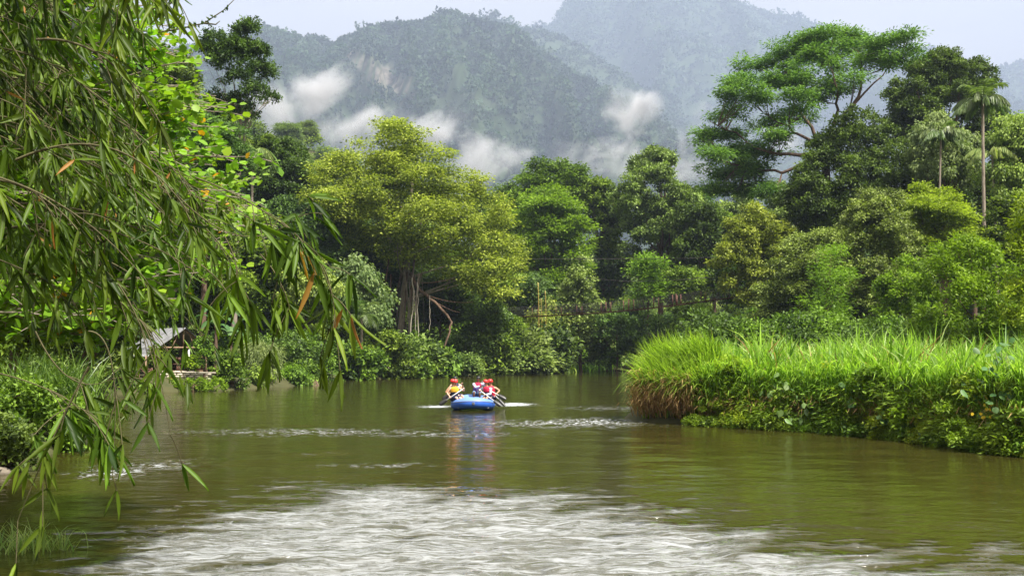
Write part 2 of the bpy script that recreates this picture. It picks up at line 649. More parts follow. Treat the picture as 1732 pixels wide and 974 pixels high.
def leaves(Pb, D, U, L, Wd, tmpl=DIAMOND, tint=None):
    T, Fq = tmpl
    D = nz(D)
    S = nz(np.cross(D, U))
    Nn = np.cross(S, D)
    n, k = len(Pb), len(T)
    L = np.broadcast_to(np.asarray(L, float), (n,))
    Wd = np.broadcast_to(np.asarray(Wd, float), (n,))
    V = (Pb[:, None, :] + S[:, None, :] * (T[None, :, 0] * Wd[:, None])[:, :, None]
         + D[:, None, :] * (T[None, :, 1] * L[:, None])[:, :, None]
         + Nn[:, None, :] * (T[None, :, 2] * L[:, None])[:, :, None])
    FF = (Fq[None] + (np.arange(n) * k)[:, None, None]).reshape(-1, Fq.shape[1])
    tt = np.repeat(tint if tint is not None else np.full(n, .5), k)
    return V.reshape(-1, 3), FF, tt


def crown_geo(lobes, L, Wd, cover=1.2, style='broad', r=None, per=8, zlow=-0.55, tmpl=DIAMOND, cap=95000, sub=10):
    r = r or rng
    lobes = np.asarray(lobes, float)
    if sub and style != 'pad':
        ks = np.clip((lobes[:, 3] / (L * 1.5)) ** 2 * 1.0, 3, sub).astype(int)
        li = np.repeat(np.arange(len(lobes)), ks)
        v = nz(r.normal(0, 1, (len(li), 3)) + [0, -.15, .35])
        v[:, 2] *= .85
        rs = lobes[li, 3] * r.uniform(.36, .56, len(li))
        lobes = np.concatenate([lobes[li, :3] + v * (lobes[li, 3] * r.uniform(.62, .98, len(li)))[:, None], rs[:, None]], 1)
        if style in ('layer', 'pad'):
            zlow = max(zlow, -.12)
        else:
            zlow = max(zlow, -.25)
    area = 4 * math.pi * lobes[:, 3] ** 2
    nl = cover * area / (0.5 * L * Wd)
    if nl.sum() > cap:
        nl *= cap / nl.sum()
    ns = np.maximum(4, (nl / per).astype(int))
    li = np.repeat(np.arange(len(lobes)), ns)
    n = len(li)
    z = r.uniform(zlow, 1.0, n)
    a = r.uniform(0, 2 * math.pi, n)
    q = np.sqrt(1 - z * z)
    dr = np.stack([q * np.cos(a), q * np.sin(a), z], 1)
    # irregular lobe surface
    kk = r.normal(0, 2.6, (len(lobes), 3, 3))
    ph = r.uniform(0, 6.28, (len(lobes), 3))
    bumpy = sum(np.cos((kk[li, i] * dr).sum(1) + ph[li, i]) for i in range(3)) / 3
    rad = lobes[li, 3] * (1 + 0.26 * bumpy) * (1 - np.abs(r.normal(0, 0.13, n)))
    sq = {'broad': .78, 'pad': .5, 'layer': .62, 'droop': .9, 'fern': .4}.get(style, .8)
    dd = dr.copy()
    dd[:, 2] *= sq
    C = lobes[li, :3] + dd * rad[:, None]
    ltint = r.uniform(-.28, .28, len(lobes))
    st = np.clip(r.normal(.5, .17, n) + ltint[li], 0, 1)
    # leaves around each spray
    sp = np.repeat(np.arange(n), per)
    m = len(sp)
    rn = r.normal(0, 1, (m, 3))
    o = dr[sp]
    up = np.array([0, 0, 1.0])
    if style in ('broad',):
        D = o * .7 + rn * .55 + up * -.1
        U = up * .75 + o * .35 + r.normal(0, .35, (m, 3))
        pos = C[sp] + r.normal(0, .42, (m, 3)) * L * 1.3
    elif style in ('layer', 'pad'):
        rn2 = rn.copy()
        rn2[:, 2] *= .5
        D = o * [.8, .8, .1] + rn2 * .8 + up * -.12
        U = up * .8 + o * .3 + r.normal(0, .5, (m, 3))
        pos = C[sp] + rn * np.array([1, 1, .45]) * L * 1.3
    elif style == 'droop':
        D = o * .35 + rn * .3 + up * -.9
        U = o + r.normal(0, .4, (m, 3))
        pos = C[sp] + rn * np.array([.6, .6, .8]) * L
    else:
        D = o * .8 + rn * .5
        U = up + r.normal(0, .3, (m, 3))
        pos = C[sp] + rn * L * .8
    tint = np.clip(st[sp] + r.normal(0, .13, m), 0, 1)
    Ls = L * r.uniform(.7, 1.3, m)
    return leaves(pos, D, U, Ls, Wd * r.uniform(.75, 1.25, m), tmpl, tint)


def bez(a, b, c, n=7):
    t = np.linspace(0, 1, n)[:, None]
    return (1 - t) ** 2 * a + 2 * t * (1 - t) * b + t * t * c


def trunk_geo(base, top, lobes, r0, r=None, maxlimb=16, fork=0.45, wob=0.5, limb_r=0.30):
    r = r or rng
    g = Geo()
    base, top = np.asarray(base, float), np.asarray(top, float)
    h = np.linalg.norm(top - base)
    mid = (base + top) / 2 + r.normal(0, wob, 3) * [1, 1, .1]
    pts = bez(base + [0, 0, -.4], mid, top, 10)
    rad = r0 * np.linspace(1, .35, 10)
    rad[0] *= 1.5
    rad[1] *= 1.12
    g.tube(pts, rad, 9, cap=True)
    lob = np.asarray(lobes, float)
    if len(lob):
        ids = r.permutation(len(lob))[:maxlimb]
        for i in ids:
            e = lob[i, :3] - [0, 0, lob[i, 3] * .2]
            t = np.clip(fork + (1 - fork) * r.uniform(0, .95), 0, .97)
            # low lobes start lower
            k = int(round(t * 9))
            while k > 2 and pts[k][2] > e[2] - 0.1 * h:
                k -= 1
            s = pts[k]
            c = (s + e) / 2 + np.array([0, 0, -.06 * np.linalg.norm(e - s)]) + r.normal(0, .05, 3) * np.linalg.norm(e - s)
            q = bez(s, c, e, 7)
            rr_ = rad[k] * limb_r * 1.6 * np.linspace(1, .22, 7)
            g.tube(q, np.maximum(rr_, .02), 6, cap=False)
            for _ in range(2):      # twigs towards the lobe's skin
                j = r.integers(3, 6)
                dirn = nz(r.normal(0, 1, 3) + [0, 0, .5])
                e2 = lob[i, :3] + dirn * lob[i, 3] * .75
                g.tube(bez(q[j], (q[j] + e2) / 2 + r.normal(0, .1, 3), e2, 5), np.maximum(rr_[j] * np.linspace(.6, .15, 5), .012), 5, cap=False)
    return g


def poly_lobes(poly, d, rpx, n, r=None, depth=1.0, edge=0.45, sep=0.8):
    """lobes (x, y, z, radius) filling a solid crown whose outline is a closed polygon at distance d"""
    r = r or rng
    poly = [tuple(map(float, p)) for p in poly]
    A = np.array(poly)
    lo, hi = A.min(0), A.max(0)
    halfw = (hi[0] - lo[0]) / 2
    out, got = [], []
    for _ in range(n * 60):
        q = r.uniform(lo, hi)
        rp = r.uniform(*rpx)
        e = -float(sdf_poly(np.array([q[0]]), np.array([q[1]]), poly)[0])
        if e < rp * edge:
            continue
        t = math.sqrt(max(0.0, min(e, halfw) * (2 * halfw - min(e, halfw)))) * depth
        back = r.random() < 0.22
        off = t * r.uniform(.1, .8) if back else -t * r.uniform(.35, 1.0)
        if not back and any((q[0] - g_[0]) ** 2 + (q[1] - g_[1]) ** 2 < (sep * (rp + g_[2]) / 2) ** 2 * 1.0 for g_ in got):
            continue
        if not back:
            got.append((q[0], q[1], rp))
        dd = d + off / F * d
        w = P(q[0], q[1], dd)
        out.append((*w, rp / F * dd))
        if len(out) >= n:
            break
    return np.array(out)


def ell(cx, cy, rx, ry, n=14):
    return [(cx + rx * math.cos(a), cy + ry * math.sin(a)) for a in np.linspace(0, 2 * math.pi, n, endpoint=False)]


def make_tree(name, label, cat, d, lobes, mat, bark='bark_brown', style='broad', leaf=3.0, cover=1.15, trunk_px=None,
              r0=None, group=None, per=8, limbs=14, zlow=-.55, aspect=.62, base=None, wob=.4, fork=.4, tmpl=DIAMOND, tmin=0.12):
    """a tree with a trunk and a crown of leaves; leaf = leaf length in pixels of the 1024 px frame at distance d"""
    lobes = np.asarray(lobes, float)
    c = lobes[:, :3].mean(0)
    top = lobes[:, 2].max()
    bx = P(trunk_px, 500, d)[0] if trunk_px is not None else c[0]
    by = c[1] if trunk_px is None else d
    b = np.array([bx, by, gz(bx, by)]) if base is None else np.array(base, float)
    L = max(tmin, leaf * d / 996.0)
    h = top - b[2]
    t = thing(name, label, cat, b, group)
    V, Fq, tt = crown_geo(lobes, L, L * aspect, cover, style, per=per, zlow=zlow, tmpl=tmpl)
    me = mesh_data('crown', V - b, Fq, M[mat], tt)
    link('crown', me, t)
    tp = np.array([c[0], c[1], b[2] + h * .82])
    r0 = r0 or max(.12, h * .016)
    trunk_geo(b, tp, lobes, r0, maxlimb=limbs, wob=wob, fork=fork).build('trunk', M[bark], t, smooth=True)
    return t

# ------------------------------------------------------------------ mountains
def mountain(name, prof, dr, df, xr, seed, spur, power, kcol, crown_r, crown_n, per, scar=None, tree_label=None):
    r = np.random.default_rng(seed)
    wa = Waves(seed, 18, 60 * dr / 1500, 420 * dr / 1500)
    wb = Waves(seed + 1, 22, 14 * dr / 1500, 70 * dr / 1500)
    px = np.array([p[0] for p in prof], float)
    pz = np.array([P(p[0], p[1], dr)[2] for p in prof])
    pxw = (px - 866) / F * dr

    def surf(x, y):
        v = np.clip((y - df) / (dr - df), 0, 1)
        zr = np.interp(x + 25 * np.sin(y * 0.005), pxw, pz)
        zr0 = np.interp(x, pxw, pz)
        zr = zr * (1 - v) + zr0 * v
        g = v ** power
        back = np.clip(1 - (y - dr) / (dr * .25), 0, 1)
        g = np.where(y > dr, back, g)
        s = spur * (4 * v * (1 - v)) ** .8
        return zr * g + s * (1 - np.abs(wa.value(x, y * .35))) + 0.10 * s * wb.value(x, y) - 3.0
    X = np.arange(xr[0], xr[1], dr / 150)
    Y = np.concatenate([np.linspace(df, dr, 110), np.linspace(dr * 1.012, dr * 1.25, 14)])
    GX, GY = np.meshgrid(X, Y)
    GZ = surf(GX, GY)
    nx, ny = len(X), len(Y)
    idx = (np.arange(ny - 1)[:, None] * nx + np.arange(nx - 1)[None, :])
    quads = np.stack([idx, idx + 1, idx + nx + 1, idx + nx], -1).reshape(-1, 4)
    at = {}
    if scar:
        at['scar'] = scar(GX, GZ, GY)
    me = mesh_data(name, np.stack([GX, GY, GZ], -1), quads, M[kcol], smooth=True, attrs=at)
    tag(link(name, me), kind='structure')
    # forest cover
    n = crown_n
    x = r.uniform(xr[0], xr[1], n)
    y = df + (dr * 1.01 - df) * r.uniform(0, 1, n) ** .75
    nr = n // 18
    x = np.concatenate([x, r.uniform(xr[0], xr[1], nr)])
    y = np.concatenate([y, dr + r.normal(0, dr * .004, nr)])
    z = surf(x, y)
    keep = np.ones(len(x), bool)
    if scar:
        keep = scar(x, z, y) < r.uniform(.25, .6, len(x))
    x, y, z = x[keep], y[keep], z[keep]
    R = crown_r * np.exp(r.normal(0, .28, len(x)))
    tall = r.random(len(x)) < .05
    R = np.where(tall, R * 1.25, R)
    lift = np.where(tall, R * .9, R * .25)
    ti = np.clip(r.normal(.45, .2, len(x)) + .18 * wa.value(x * 1.3, y), 0, 1)
    m = len(x) * per
    ii = np.repeat(np.arange(len(x)), per)
    zz = r.uniform(-.1, 1, m)
    a = r.uniform(0, 6.283, m)
    q = np.sqrt(1 - zz * zz)
    dr_ = np.stack([q * np.cos(a), q * np.sin(a), zz], 1)
    C = np.stack([x, y, z + lift], 1)[ii] + dr_ * [1, 1, .8] * (R[ii] * r.uniform(.65, 1.05, m))[:, None]
    D = dr_ * .5 + r.normal(0, .7, (m, 3))
    U = dr_ + r.normal(0, .35, (m, 3))
    V, Fq, tt = leaves(C, D, U, R[ii] * .72, R[ii] * .55, DIAMOND, np.clip(ti[ii] + r.normal(0, .08, m), 0, 1))
    me = mesh_data('mountain_forest', V, Fq, M['leaf_hill'], tt)
    tag(link('mountain_forest', me), tree_label, 'forest', kind='stuff')


def hill_mat():
    m, N, L = new_mat('mountain_soil')
    out = N.new('ShaderNodeOutputMaterial')
    pb = N.new('ShaderNodeBsdfPrincipled')
    pb.inputs['Roughness'].default_value = 0.95
    at = N.new('ShaderNodeAttribute')
    at.attribute_name = 'scar'
    geo = N.new('ShaderNodeNewGeometry')
    no = N.new('ShaderNodeTexNoise')
    no.inputs['Scale'].default_value = 0.045
    no.inputs['Detail'].default_value = 8
    L.new(geo.outputs['Position'], no.inputs['Vector'])
    r = N.new('ShaderNodeValToRGB')
    r.color_ramp.elements[0].position = .42
    r.color_ramp.elements[0].color = (0.07, 0.065, 0.04, 1)
    r.color_ramp.elements[1].position = .58
    r.color_ramp.elements[1].color = (0.17, 0.15, 0.125, 1)
    L.new(no.outputs['Fac'], r.inputs[0])
    mx = N.new('ShaderNodeMixRGB')
    mx.inputs[1].default_value = (0.03, 0.055, 0.02, 1)
    L.new(at.outputs['Fac'], mx.inputs[0])
    L.new(r.outputs[0], mx.inputs[2])
    L.new(mx.outputs[0], pb.inputs['Base Color'])
    L.new(pb.outputs[0], out.inputs[0])
    return m


M['mountain_soil'] = hill_mat()


def scar_fn(x, z, y):
    u = 866 + F * x / y
    v = 597 - F * (z - CAMZ) / y
    # slanted bare strip (589,88) - (690,150)
    ax, ay, bx, by = 592, 90, 692, 152
    t = np.clip(((u - ax) * (bx - ax) + (v - ay) * (by - ay)) / ((bx - ax) ** 2 + (by - ay) ** 2), 0, 1)
    dx, dy = u - (ax + t * (bx - ax)), v - (ay + t * (by - ay))
    w = 15 + 8 * np.sin(t * 3.1)
    return sst(w, w * .45, np.sqrt(dx * dx + dy * dy) + 3 * np.sin(u * .35) + 3 * np.sin(v * .5 + u * .1))


profA = [(-900, 140), (-300, 120), (0, 110), (200, 100), (330, 88), (400, 62), (425, 53), (470, 58), (540, 72), (580, 78), (600, 68), (625, 54),
         (670, 46), (700, 40), (740, 30), (760, 24), (790, 27), (815, 38), (850, 46), (890, 72), (940, 108), (1000, 150), (1080, 205), (1150, 262),
         (1230, 330), (1400, 420), (1900, 480)]
profA2 = [(300, 200), (700, 110), (780, 60), (812, 30), (830, 25), (850, 36), (875, 48), (930, 56), (1000, 90), (1100, 160), (1250, 280), (1500, 400)]
profB = [(300, 260), (700, 150), (860, 62), (905, 50), (935, 46), (948, 24), (960, 6), (985, -18), (1040, -48), (1120, -60), (1190, -38), (1235, -4),
         (1262, 10), (1300, 22), (1350, 36), (1400, 50), (1450, 64), (1500, 76), (1545, 88), (1600, 104), (1650, 116), (1690, 122), (1740, 112),
         (1800, 92), (1900, 80), (2100, 90), (2600, 200)]
mountain('mountain_ridge', profA, 3200, 1540, (-2450, 1330), 51, 150, 1.15, 'mountain_soil', 9.4, 54000, 16, scar_fn,
         'hazy blue-green forest covering the nearer mountain with the bare rock scar')
mountain('mountain_ridge', profA2, 4200, 2300, (-1050, 1500), 57, 90, 1.2, 'mountain_soil', 12.5, 9000, 16, None,
         'fainter forest on the small dark summit peeping over the nearer ridge')
mountain('mountain_massif', profB, 6200, 3100, (-1450, 4750), 61, 260, 1.2, 'mountain_soil', 17.5, 34000, 16, None,
         'pale blue forest covering the highest farthest massif and its long falling crest')

# ------------------------------------------------------------------ haze and mist
m, N, L = new_mat('haze')
out = N.new('ShaderNodeOutputMaterial')
pv = N.new('ShaderNodeVolumePrincipled')
pv.inputs['Color'].default_value = (0.60, 0.715, 0.98, 1)
pv.inputs['Density'].default_value = HAZE_DENSITY
pv.inputs['Anisotropy'].default_value = 0.0
L.new(pv.outputs[0], out.inputs['Volume'])
g = Geo()
g.box((0, 3850, 1430), (11400, 8200, 2870))
tag(g.build('haze', m), kind='stuff')


def mist_mat(name, dens, scale):
    m, N, L = new_mat(name)
    out = N.new('ShaderNodeOutputMaterial')
    pv = N.new('ShaderNodeVolumePrincipled')
    pv.inputs['Color'].default_value = (0.93, 0.95, 1.0, 1)
    pv.inputs['Anisotropy'].default_value = 0.2
    tc = N.new('ShaderNodeTexCoord')
    ln = N.new('ShaderNodeVectorMath')
    ln.operation = 'LENGTH'
    L.new(tc.outputs['Object'], ln.inputs[0])
    no = N.new('ShaderNodeTexNoise')
    no.inputs['Scale'].default_value = scale * .017
    no.inputs['Detail'].default_value = 5
    no.inputs['Roughness'].default_value = .6
    no.inputs['Distortion'].default_value = .6
    gp = N.new('ShaderNodeNewGeometry')
    L.new(gp.outputs['Position'], no.inputs['Vector'])
    # density = clamp(noise*1.5 - |p|)
    a = N.new('ShaderNodeMath')
    a.operation = 'MULTIPLY_ADD'
    a.inputs[1].default_value = 3.2
    a.inputs[2].default_value = -0.85
    L.new(no.outputs['Fac'], a.inputs[0])
    b = N.new('ShaderNodeMath')
    b.operation = 'SUBTRACT'
    L.new(a.outputs[0], b.inputs[0])
    L.new(ln.outputs['Value'], b.inputs[1])
    c = N.new('ShaderNodeMath')
    c.operation = 'MULTIPLY'
    c.use_clamp = False
    c.inputs[1].default_value = dens * 2.6
    mxm = N.new('ShaderNodeMath')
    mxm.operation = 'MAXIMUM'
    mxm.inputs[1].default_value = 0
    L.new(b.outputs[0], mxm.inputs[0])
    pw = N.new('ShaderNodeMath')
    pw.operation = 'POWER'
    pw.inputs[1].default_value = 1.8
    L.new(mxm.outputs[0], pw.inputs[0])
    L.new(pw.outputs[0], c.inputs[0])
    L.new(c.outputs[0], pv.inputs['Density'])
    L.new(pv.outputs[0], out.inputs['Volume'])
    return m


def mist(cx, cy, d, rx, ry, rot, dens, scale, label):
    """a closed puff of drifting mist, radii in pixels at distance d"""
    c = P(cx, cy, d)
    a, b = 1.4 * rx / F * d, 1.4 * ry / F * d
    n, k = 24, 14
    th_ = np.linspace(0, math.pi, k)
    ph_ = np.linspace(0, 2 * math.pi, n, endpoint=False)
    V = np.array([[math.sin(t) * math.cos(p), math.sin(t) * math.sin(p), math.cos(t)] for t in th_ for p in ph_]) * 1.02
    Fq = np.array([[i * n + j, (i + 1) * n + j, (i + 1) * n + (j + 1) % n, i * n + (j + 1) % n] for i in range(k - 1) for j in range(n)])
    me = mesh_data('mist', V, Fq, mist_mat('mist', dens / ((a + b) / 2), scale))
    o = link('mist', me)
    o.location = c
    o.scale = (a, (a + b) / 2, b)
    o.rotation_euler = (0, -math.radians(rot), 0)
    tag(o, label, 'mist', kind='stuff')


MIST = [
    (530, 165, 800, 70, 34, 38, 1.6, 1.5, 'thick white mist plume rising behind the tall thin tree'),
    (590, 215, 820, 75, 26, 20, 1.5, 1.6, 'white mist bank lying along the hilltop forest'),
    (470, 185, 780, 60, 45, 0, 1.0, 1.3, 'soft mist behind the crown of the tall thin tree'),
    (735, 228, 860, 62, 30, 5, 2.0, 1.7, 'round white mist puff above the yellow-green tree'),
    (815, 275, 880, 95, 36, 20, 1.2, 1.4, 'thin mist trailing down towards the central trees'),
    (1062, 225, 900, 34, 78, 12, 1.9, 1.6, 'upright white mist column over the central forest'),
    (1085, 180, 910, 30, 26, 20, 1.6, 1.6, 'small bright puff topping the upright mist column'),
    (1040, 280, 880, 80, 34, 0, 1.1, 1.4, 'low mist pooled at the foot of the upright column'),
    (660, 240, 880, 170, 30, 18, .45, 1.3, 'long faint mist layer linking the puffs behind the giant fig'),
    (985, 285, 920, 150, 32, 0, .45, 1.3, 'long faint mist layer low behind the central trees'),
    (1165, 250, 900, 50, 60, 0, .7, 1.4, 'faint mist veil beside the feathery spreading tree'),
    (1310, 235, 900, 60, 28, 0, .8, 1.4, 'mist glimpsed through the limbs of the spreading tree'),
]
for a in MIST:
    mist(*a)

# ------------------------------------------------------------------ named trees
def T(name, label, cat, poly, d, rpx, n, mat, **k):
    dep = k.pop('depth', .8)
    lb = poly_lobes(poly, d, rpx, n, depth=dep, sep=k.pop('sep', .8))
    return make_tree(name, label, cat, d, lb, mat, **k)


def lobes_px(lst, d, spread=0.0):
    out = []
    for (a, b, c) in lst:
        dd = d + rng.uniform(-spread, spread)
        out.append((*P(a, b, dd), c / F * dd))
    return np.array(out)


# tall thin tree, left
make_tree('tall_tree', 'tall thin tree with bare pale trunk and small ragged crown against the mist', 'tree', 90,
          lobes_px([(380, 72, 30), (412, 62, 26), (428, 95, 30), (360, 100, 26), (395, 105, 30), (443, 122, 22), (408, 138, 20), (432, 160, 22), (452, 168, 15),
                    (465, 160, 9), (398, 178, 24), (365, 182, 24), (380, 140, 14), (420, 190, 16), (375, 205, 18)], 90, 2.0), 'leaf_dark', 'bark_grey',
          'broad', leaf=2.6, cover=.75, trunk_px=396, r0=.30, limbs=15, fork=.72, wob=.2)
# left behind the round leaved tree
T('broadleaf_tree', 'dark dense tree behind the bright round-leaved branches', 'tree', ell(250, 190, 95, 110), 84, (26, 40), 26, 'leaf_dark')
T('layered_tree', 'blue-green layered tree beside the tall bare trunk', 'tree', ell(345, 270, 70, 70), 76, (20, 32), 22, 'leaf_blue', style='layer')
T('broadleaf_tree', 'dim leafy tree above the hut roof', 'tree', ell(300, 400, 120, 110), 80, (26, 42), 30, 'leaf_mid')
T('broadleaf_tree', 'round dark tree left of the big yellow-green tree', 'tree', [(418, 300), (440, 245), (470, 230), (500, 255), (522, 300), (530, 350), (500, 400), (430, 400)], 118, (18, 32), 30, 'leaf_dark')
T('broadleaf_tree', 'blue-green shady tree under the round dark tree', 'tree', ell(505, 385, 75, 50), 110, (16, 28), 26, 'leaf_blue')
T('bamboo_clump', 'pale feathery bamboo clump rising left of the hanging roots', 'bamboo', [(560, 560), (555, 480), (590, 440), (625, 450), (655, 480), (660, 540), (640, 580)], 100, (14, 24), 24, 'leaf_pale', style='droop', leaf=3.4, cover=1.5)
T('bamboo_clump', 'yellowish small bamboo clump beneath the foreground leaf tips', 'bamboo', [(470, 470), (500, 425), (560, 430), (580, 480), (560, 540), (480, 540)], 92, (14, 24), 22, 'leaf_olive', style='droop')
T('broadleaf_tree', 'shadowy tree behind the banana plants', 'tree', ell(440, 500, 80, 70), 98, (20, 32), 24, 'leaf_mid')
T('shrub', 'wide olive shrub overhanging the water left of the white trunk', 'shrub', [(515, 640), (520, 570), (560, 545), (640, 550), (690, 580), (690, 640)], 99, (14, 24), 36, 'leaf_mid', style='broad')
# the big yellow green tree
T('giant_fig_tree', 'huge yellow-green tree with hanging roots on the left bank', 'tree',
  [(522, 300), (548, 262), (590, 245), (628, 212), (665, 204), (705, 214), (735, 250), (775, 275), (812, 310), (850, 335), (868, 380), (874, 440), (865, 495),
   (840, 520), (790, 505), (760, 480), (735, 470), (700, 455), (650, 450), (600, 430), (560, 410), (530, 370)], 112, (18, 30), 112, 'leaf_yellow', bark='bark_grey', style='layer', leaf=2.8,
  cover=1.0, trunk_px=672, r0=.45, limbs=16, fork=.5)
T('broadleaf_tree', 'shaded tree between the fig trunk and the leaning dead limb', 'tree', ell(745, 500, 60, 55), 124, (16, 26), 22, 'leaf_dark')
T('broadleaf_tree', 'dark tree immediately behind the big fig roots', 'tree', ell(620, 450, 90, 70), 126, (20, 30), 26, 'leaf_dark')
T('shrub', 'grey-green drooping shrub under the end of the dead limb', 'shrub', [(772, 560), (790, 512), (830, 503), (858, 530), (850, 600), (830, 632), (780, 632)], 114, (12, 20), 30, 'leaf_grey')
T('vine_mound', 'rounded vine-covered mound at the water edge left of the bridge', 'shrub', [(815, 560), (850, 535), (880, 555), (905, 610), (902, 632), (800, 632)], 117, (12, 20), 30, 'leaf_mid')
T('shrub', 'low dark shrub behind the rafters heads', 'shrub', ell(725, 600, 45, 36), 112, (12, 20), 18, 'leaf_dark')
# centre
T('layered_tree', 'bright green tree of stacked leafy tiers in the centre', 'tree', [(880, 345), (905, 320), (950, 318), (975, 340), (1000, 375), (1008, 430), (985, 470), (940, 500), (895, 500), (872, 450)], 148, (14, 24), 54, 'leaf_bright', style='layer', leaf=3.0, cover=1.1)
T('broadleaf_tree', 'domed green tree top rising behind the tiered bright tree', 'tree', [(835, 330), (870, 310), (895, 280), (925, 274), (960, 285), (985, 300), (1010, 330), (1000, 400), (850, 420)], 163, (14, 24), 44, 'leaf_mid', style='layer')
T('broadleaf_tree', 'dark green tree between the tiered tree and the grey-green tree', 'tree', [(985, 320), (1010, 305), (1050, 318), (1060, 380), (1045, 450), (990, 450)], 160, (14, 22), 30, 'leaf_mid')
T('broadleaf_tree', 'tall grey-green tree with a pointed airy top', 'tree', [(1040, 330), (1060, 290), (1085, 262), (1105, 252), (1128, 262), (1145, 300), (1180, 330), (1205, 380), (1200, 460), (1100, 470), (1045, 430), (1030, 380)], 152, (13, 24), 58, 'leaf_grey', leaf=2.8)
T('broadleaf_tree', 'dark tree right of the tall grey-green tree', 'tree', [(1150, 350), (1190, 335), (1225, 360), (1235, 440), (1215, 520), (1150, 500)], 146, (14, 22), 30, 'leaf_dark')
T('small_tree', 'small bright tree just over the bridge railing', 'tree', [(1062, 500), (1068, 455), (1090, 424), (1118, 435), (1125, 480), (1115, 520)], 132, (10, 17), 24, 'leaf_bright', style='layer')
T('small_tree', 'rounded mid-green tree over the right bridge posts', 'tree', [(1112, 500), (1120, 460), (1150, 445), (1180, 462), (1190, 500), (1160, 530)], 134, (10, 18), 24, 'leaf_mid', style='layer')
T('column_tree', 'slim column-shaped pale tree crossed by the bridge deck', 'tree', [(948, 520), (958, 470), (975, 440), (992, 432), (1006, 450), (1010, 500), (1012, 545), (1030, 585), (1010, 612), (950, 616), (942, 570)], 130, (11, 18), 44, 'leaf_grey')
T('small_tree', 'small blue-green round tree beside the yellow bamboo poles', 'tree', ell(903, 500, 34, 32), 136, (10, 16), 16, 'leaf_blue', limbs=8)
T('shrub', 'sandy green bush under the left half of the bridge', 'shrub', [(885, 560), (900, 530), (935, 508), (962, 530), (965, 590), (950, 625), (905, 625)], 129, (10, 16), 28, 'leaf_olive', style='droop')
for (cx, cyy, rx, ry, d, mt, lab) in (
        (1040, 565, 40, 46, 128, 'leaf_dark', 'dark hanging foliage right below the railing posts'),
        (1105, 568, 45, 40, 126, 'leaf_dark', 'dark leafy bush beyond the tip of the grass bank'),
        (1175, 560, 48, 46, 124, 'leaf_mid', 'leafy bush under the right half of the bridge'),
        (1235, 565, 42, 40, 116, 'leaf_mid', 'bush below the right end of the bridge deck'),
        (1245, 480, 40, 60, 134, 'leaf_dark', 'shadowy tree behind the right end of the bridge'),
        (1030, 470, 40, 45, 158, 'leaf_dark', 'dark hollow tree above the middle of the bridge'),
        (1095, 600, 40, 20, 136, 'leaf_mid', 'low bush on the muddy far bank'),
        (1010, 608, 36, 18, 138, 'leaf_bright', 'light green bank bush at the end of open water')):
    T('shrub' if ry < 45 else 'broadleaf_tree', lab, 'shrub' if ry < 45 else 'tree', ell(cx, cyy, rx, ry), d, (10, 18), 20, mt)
T('broadleaf_tree', 'hazier green tree seen left of the dark domed tree', 'tree', ell(1205, 400, 55, 85), 172, (14, 24), 34, 'leaf_mid')
T('broadleaf_tree', 'pale hazy tree just under the lowest feathery boughs', 'tree', ell(1285, 385, 70, 75), 178, (14, 24), 34, 'leaf_grey')
T('broadleaf_tree', 'dark tree filling the gap right of the giant fig', 'tree', ell(845, 410, 55, 95), 170, (14, 24), 36, 'leaf_dark')
T('broadleaf_tree', 'dark crown just right of the pointed grey-green tree', 'tree', ell(1150, 400, 60, 80), 168, (14, 24), 34, 'leaf_blue')
# right bank
T('broadleaf_tree', 'yellow-green fluffy tree above the right bridge end', 'tree', [(1228, 365), (1262, 340), (1300, 355), (1335, 395), (1350, 450), (1335, 520), (1285, 545), (1225, 500), (1205, 440)], 102, (14, 24), 46, 'leaf_olive', leaf=2.8)
T('layered_tree', 'olive tree with long flat tiers right of the bridge', 'tree', [(1310, 430), (1345, 395), (1380, 378), (1425, 378), (1440, 430), (1420, 510), (1440, 570), (1330, 585), (1270, 570), (1290, 490)], 88, (13, 24), 52, 'leaf_grey', style='layer', leaf=2.6)
T('broadleaf_tree', 'tall grey-olive bushy tree in the middle of the right bank', 'tree', [(1425, 385), (1440, 340), (1480, 315), (1530, 330), (1560, 380), (1570, 450), (1545, 575), (1430, 590), (1400, 500)], 80, (15, 26), 62, 'leaf_grey', leaf=2.6)
T('layered_tree', 'bright yellow-green tiered tree under the dark domed tree', 'tree', [(1525, 340), (1545, 315), (1600, 320), (1625, 350), (1665, 385), (1685, 420), (1660, 450), (1560, 450), (1530, 400)], 84, (13, 22), 44, 'leaf_lime', style='layer', leaf=2.6)
T('feather_leaf_tree', 'young tree with feathery light fronds among the bushes', 'tree', [(1380, 470), (1395, 425), (1425, 415), (1450, 460), (1420, 510), (1440, 570), (1350, 580)], 72, (10, 17), 26, 'leaf_bright', style='layer', leaf=4.2, aspect=.22)
T('broadleaf_tree', 'leafy green tree right behind the grass', 'tree', [(1470, 520), (1490, 460), (1540, 430), (1580, 470), (1580, 580), (1470, 590)], 66, (12, 20), 34, 'leaf_bright', leaf=3)
for (cx, cyy, rx, ry, d, mt, lab) in (
        (1290, 560, 46, 34, 96, 'leaf_mid', 'green bush at the foot of the yellow-green tree'),
        (1360, 566, 44, 30, 76, 'leaf_grey', 'grey-green bush at the foot of the flat-tiered tree'),
        (1500, 570, 50, 26, 62, 'leaf_mid', 'low dark bush topping the grass line')):
    T('shrub', lab, 'shrub', ell(cx, cyy, rx, ry), d, (10, 16), 18, mt)
T('broadleaf_tree', 'dark domed tree in front of the spreading feathery tree', 'tree', [(1325, 340), (1350, 300), (1378, 235), (1400, 190), (1440, 178), (1478, 205), (1520, 240), (1575, 265), (1600, 330), (1560, 380), (1440, 395), (1370, 410), (1322, 385)], 104, (18, 32), 72, 'leaf_dark', leaf=2.7)
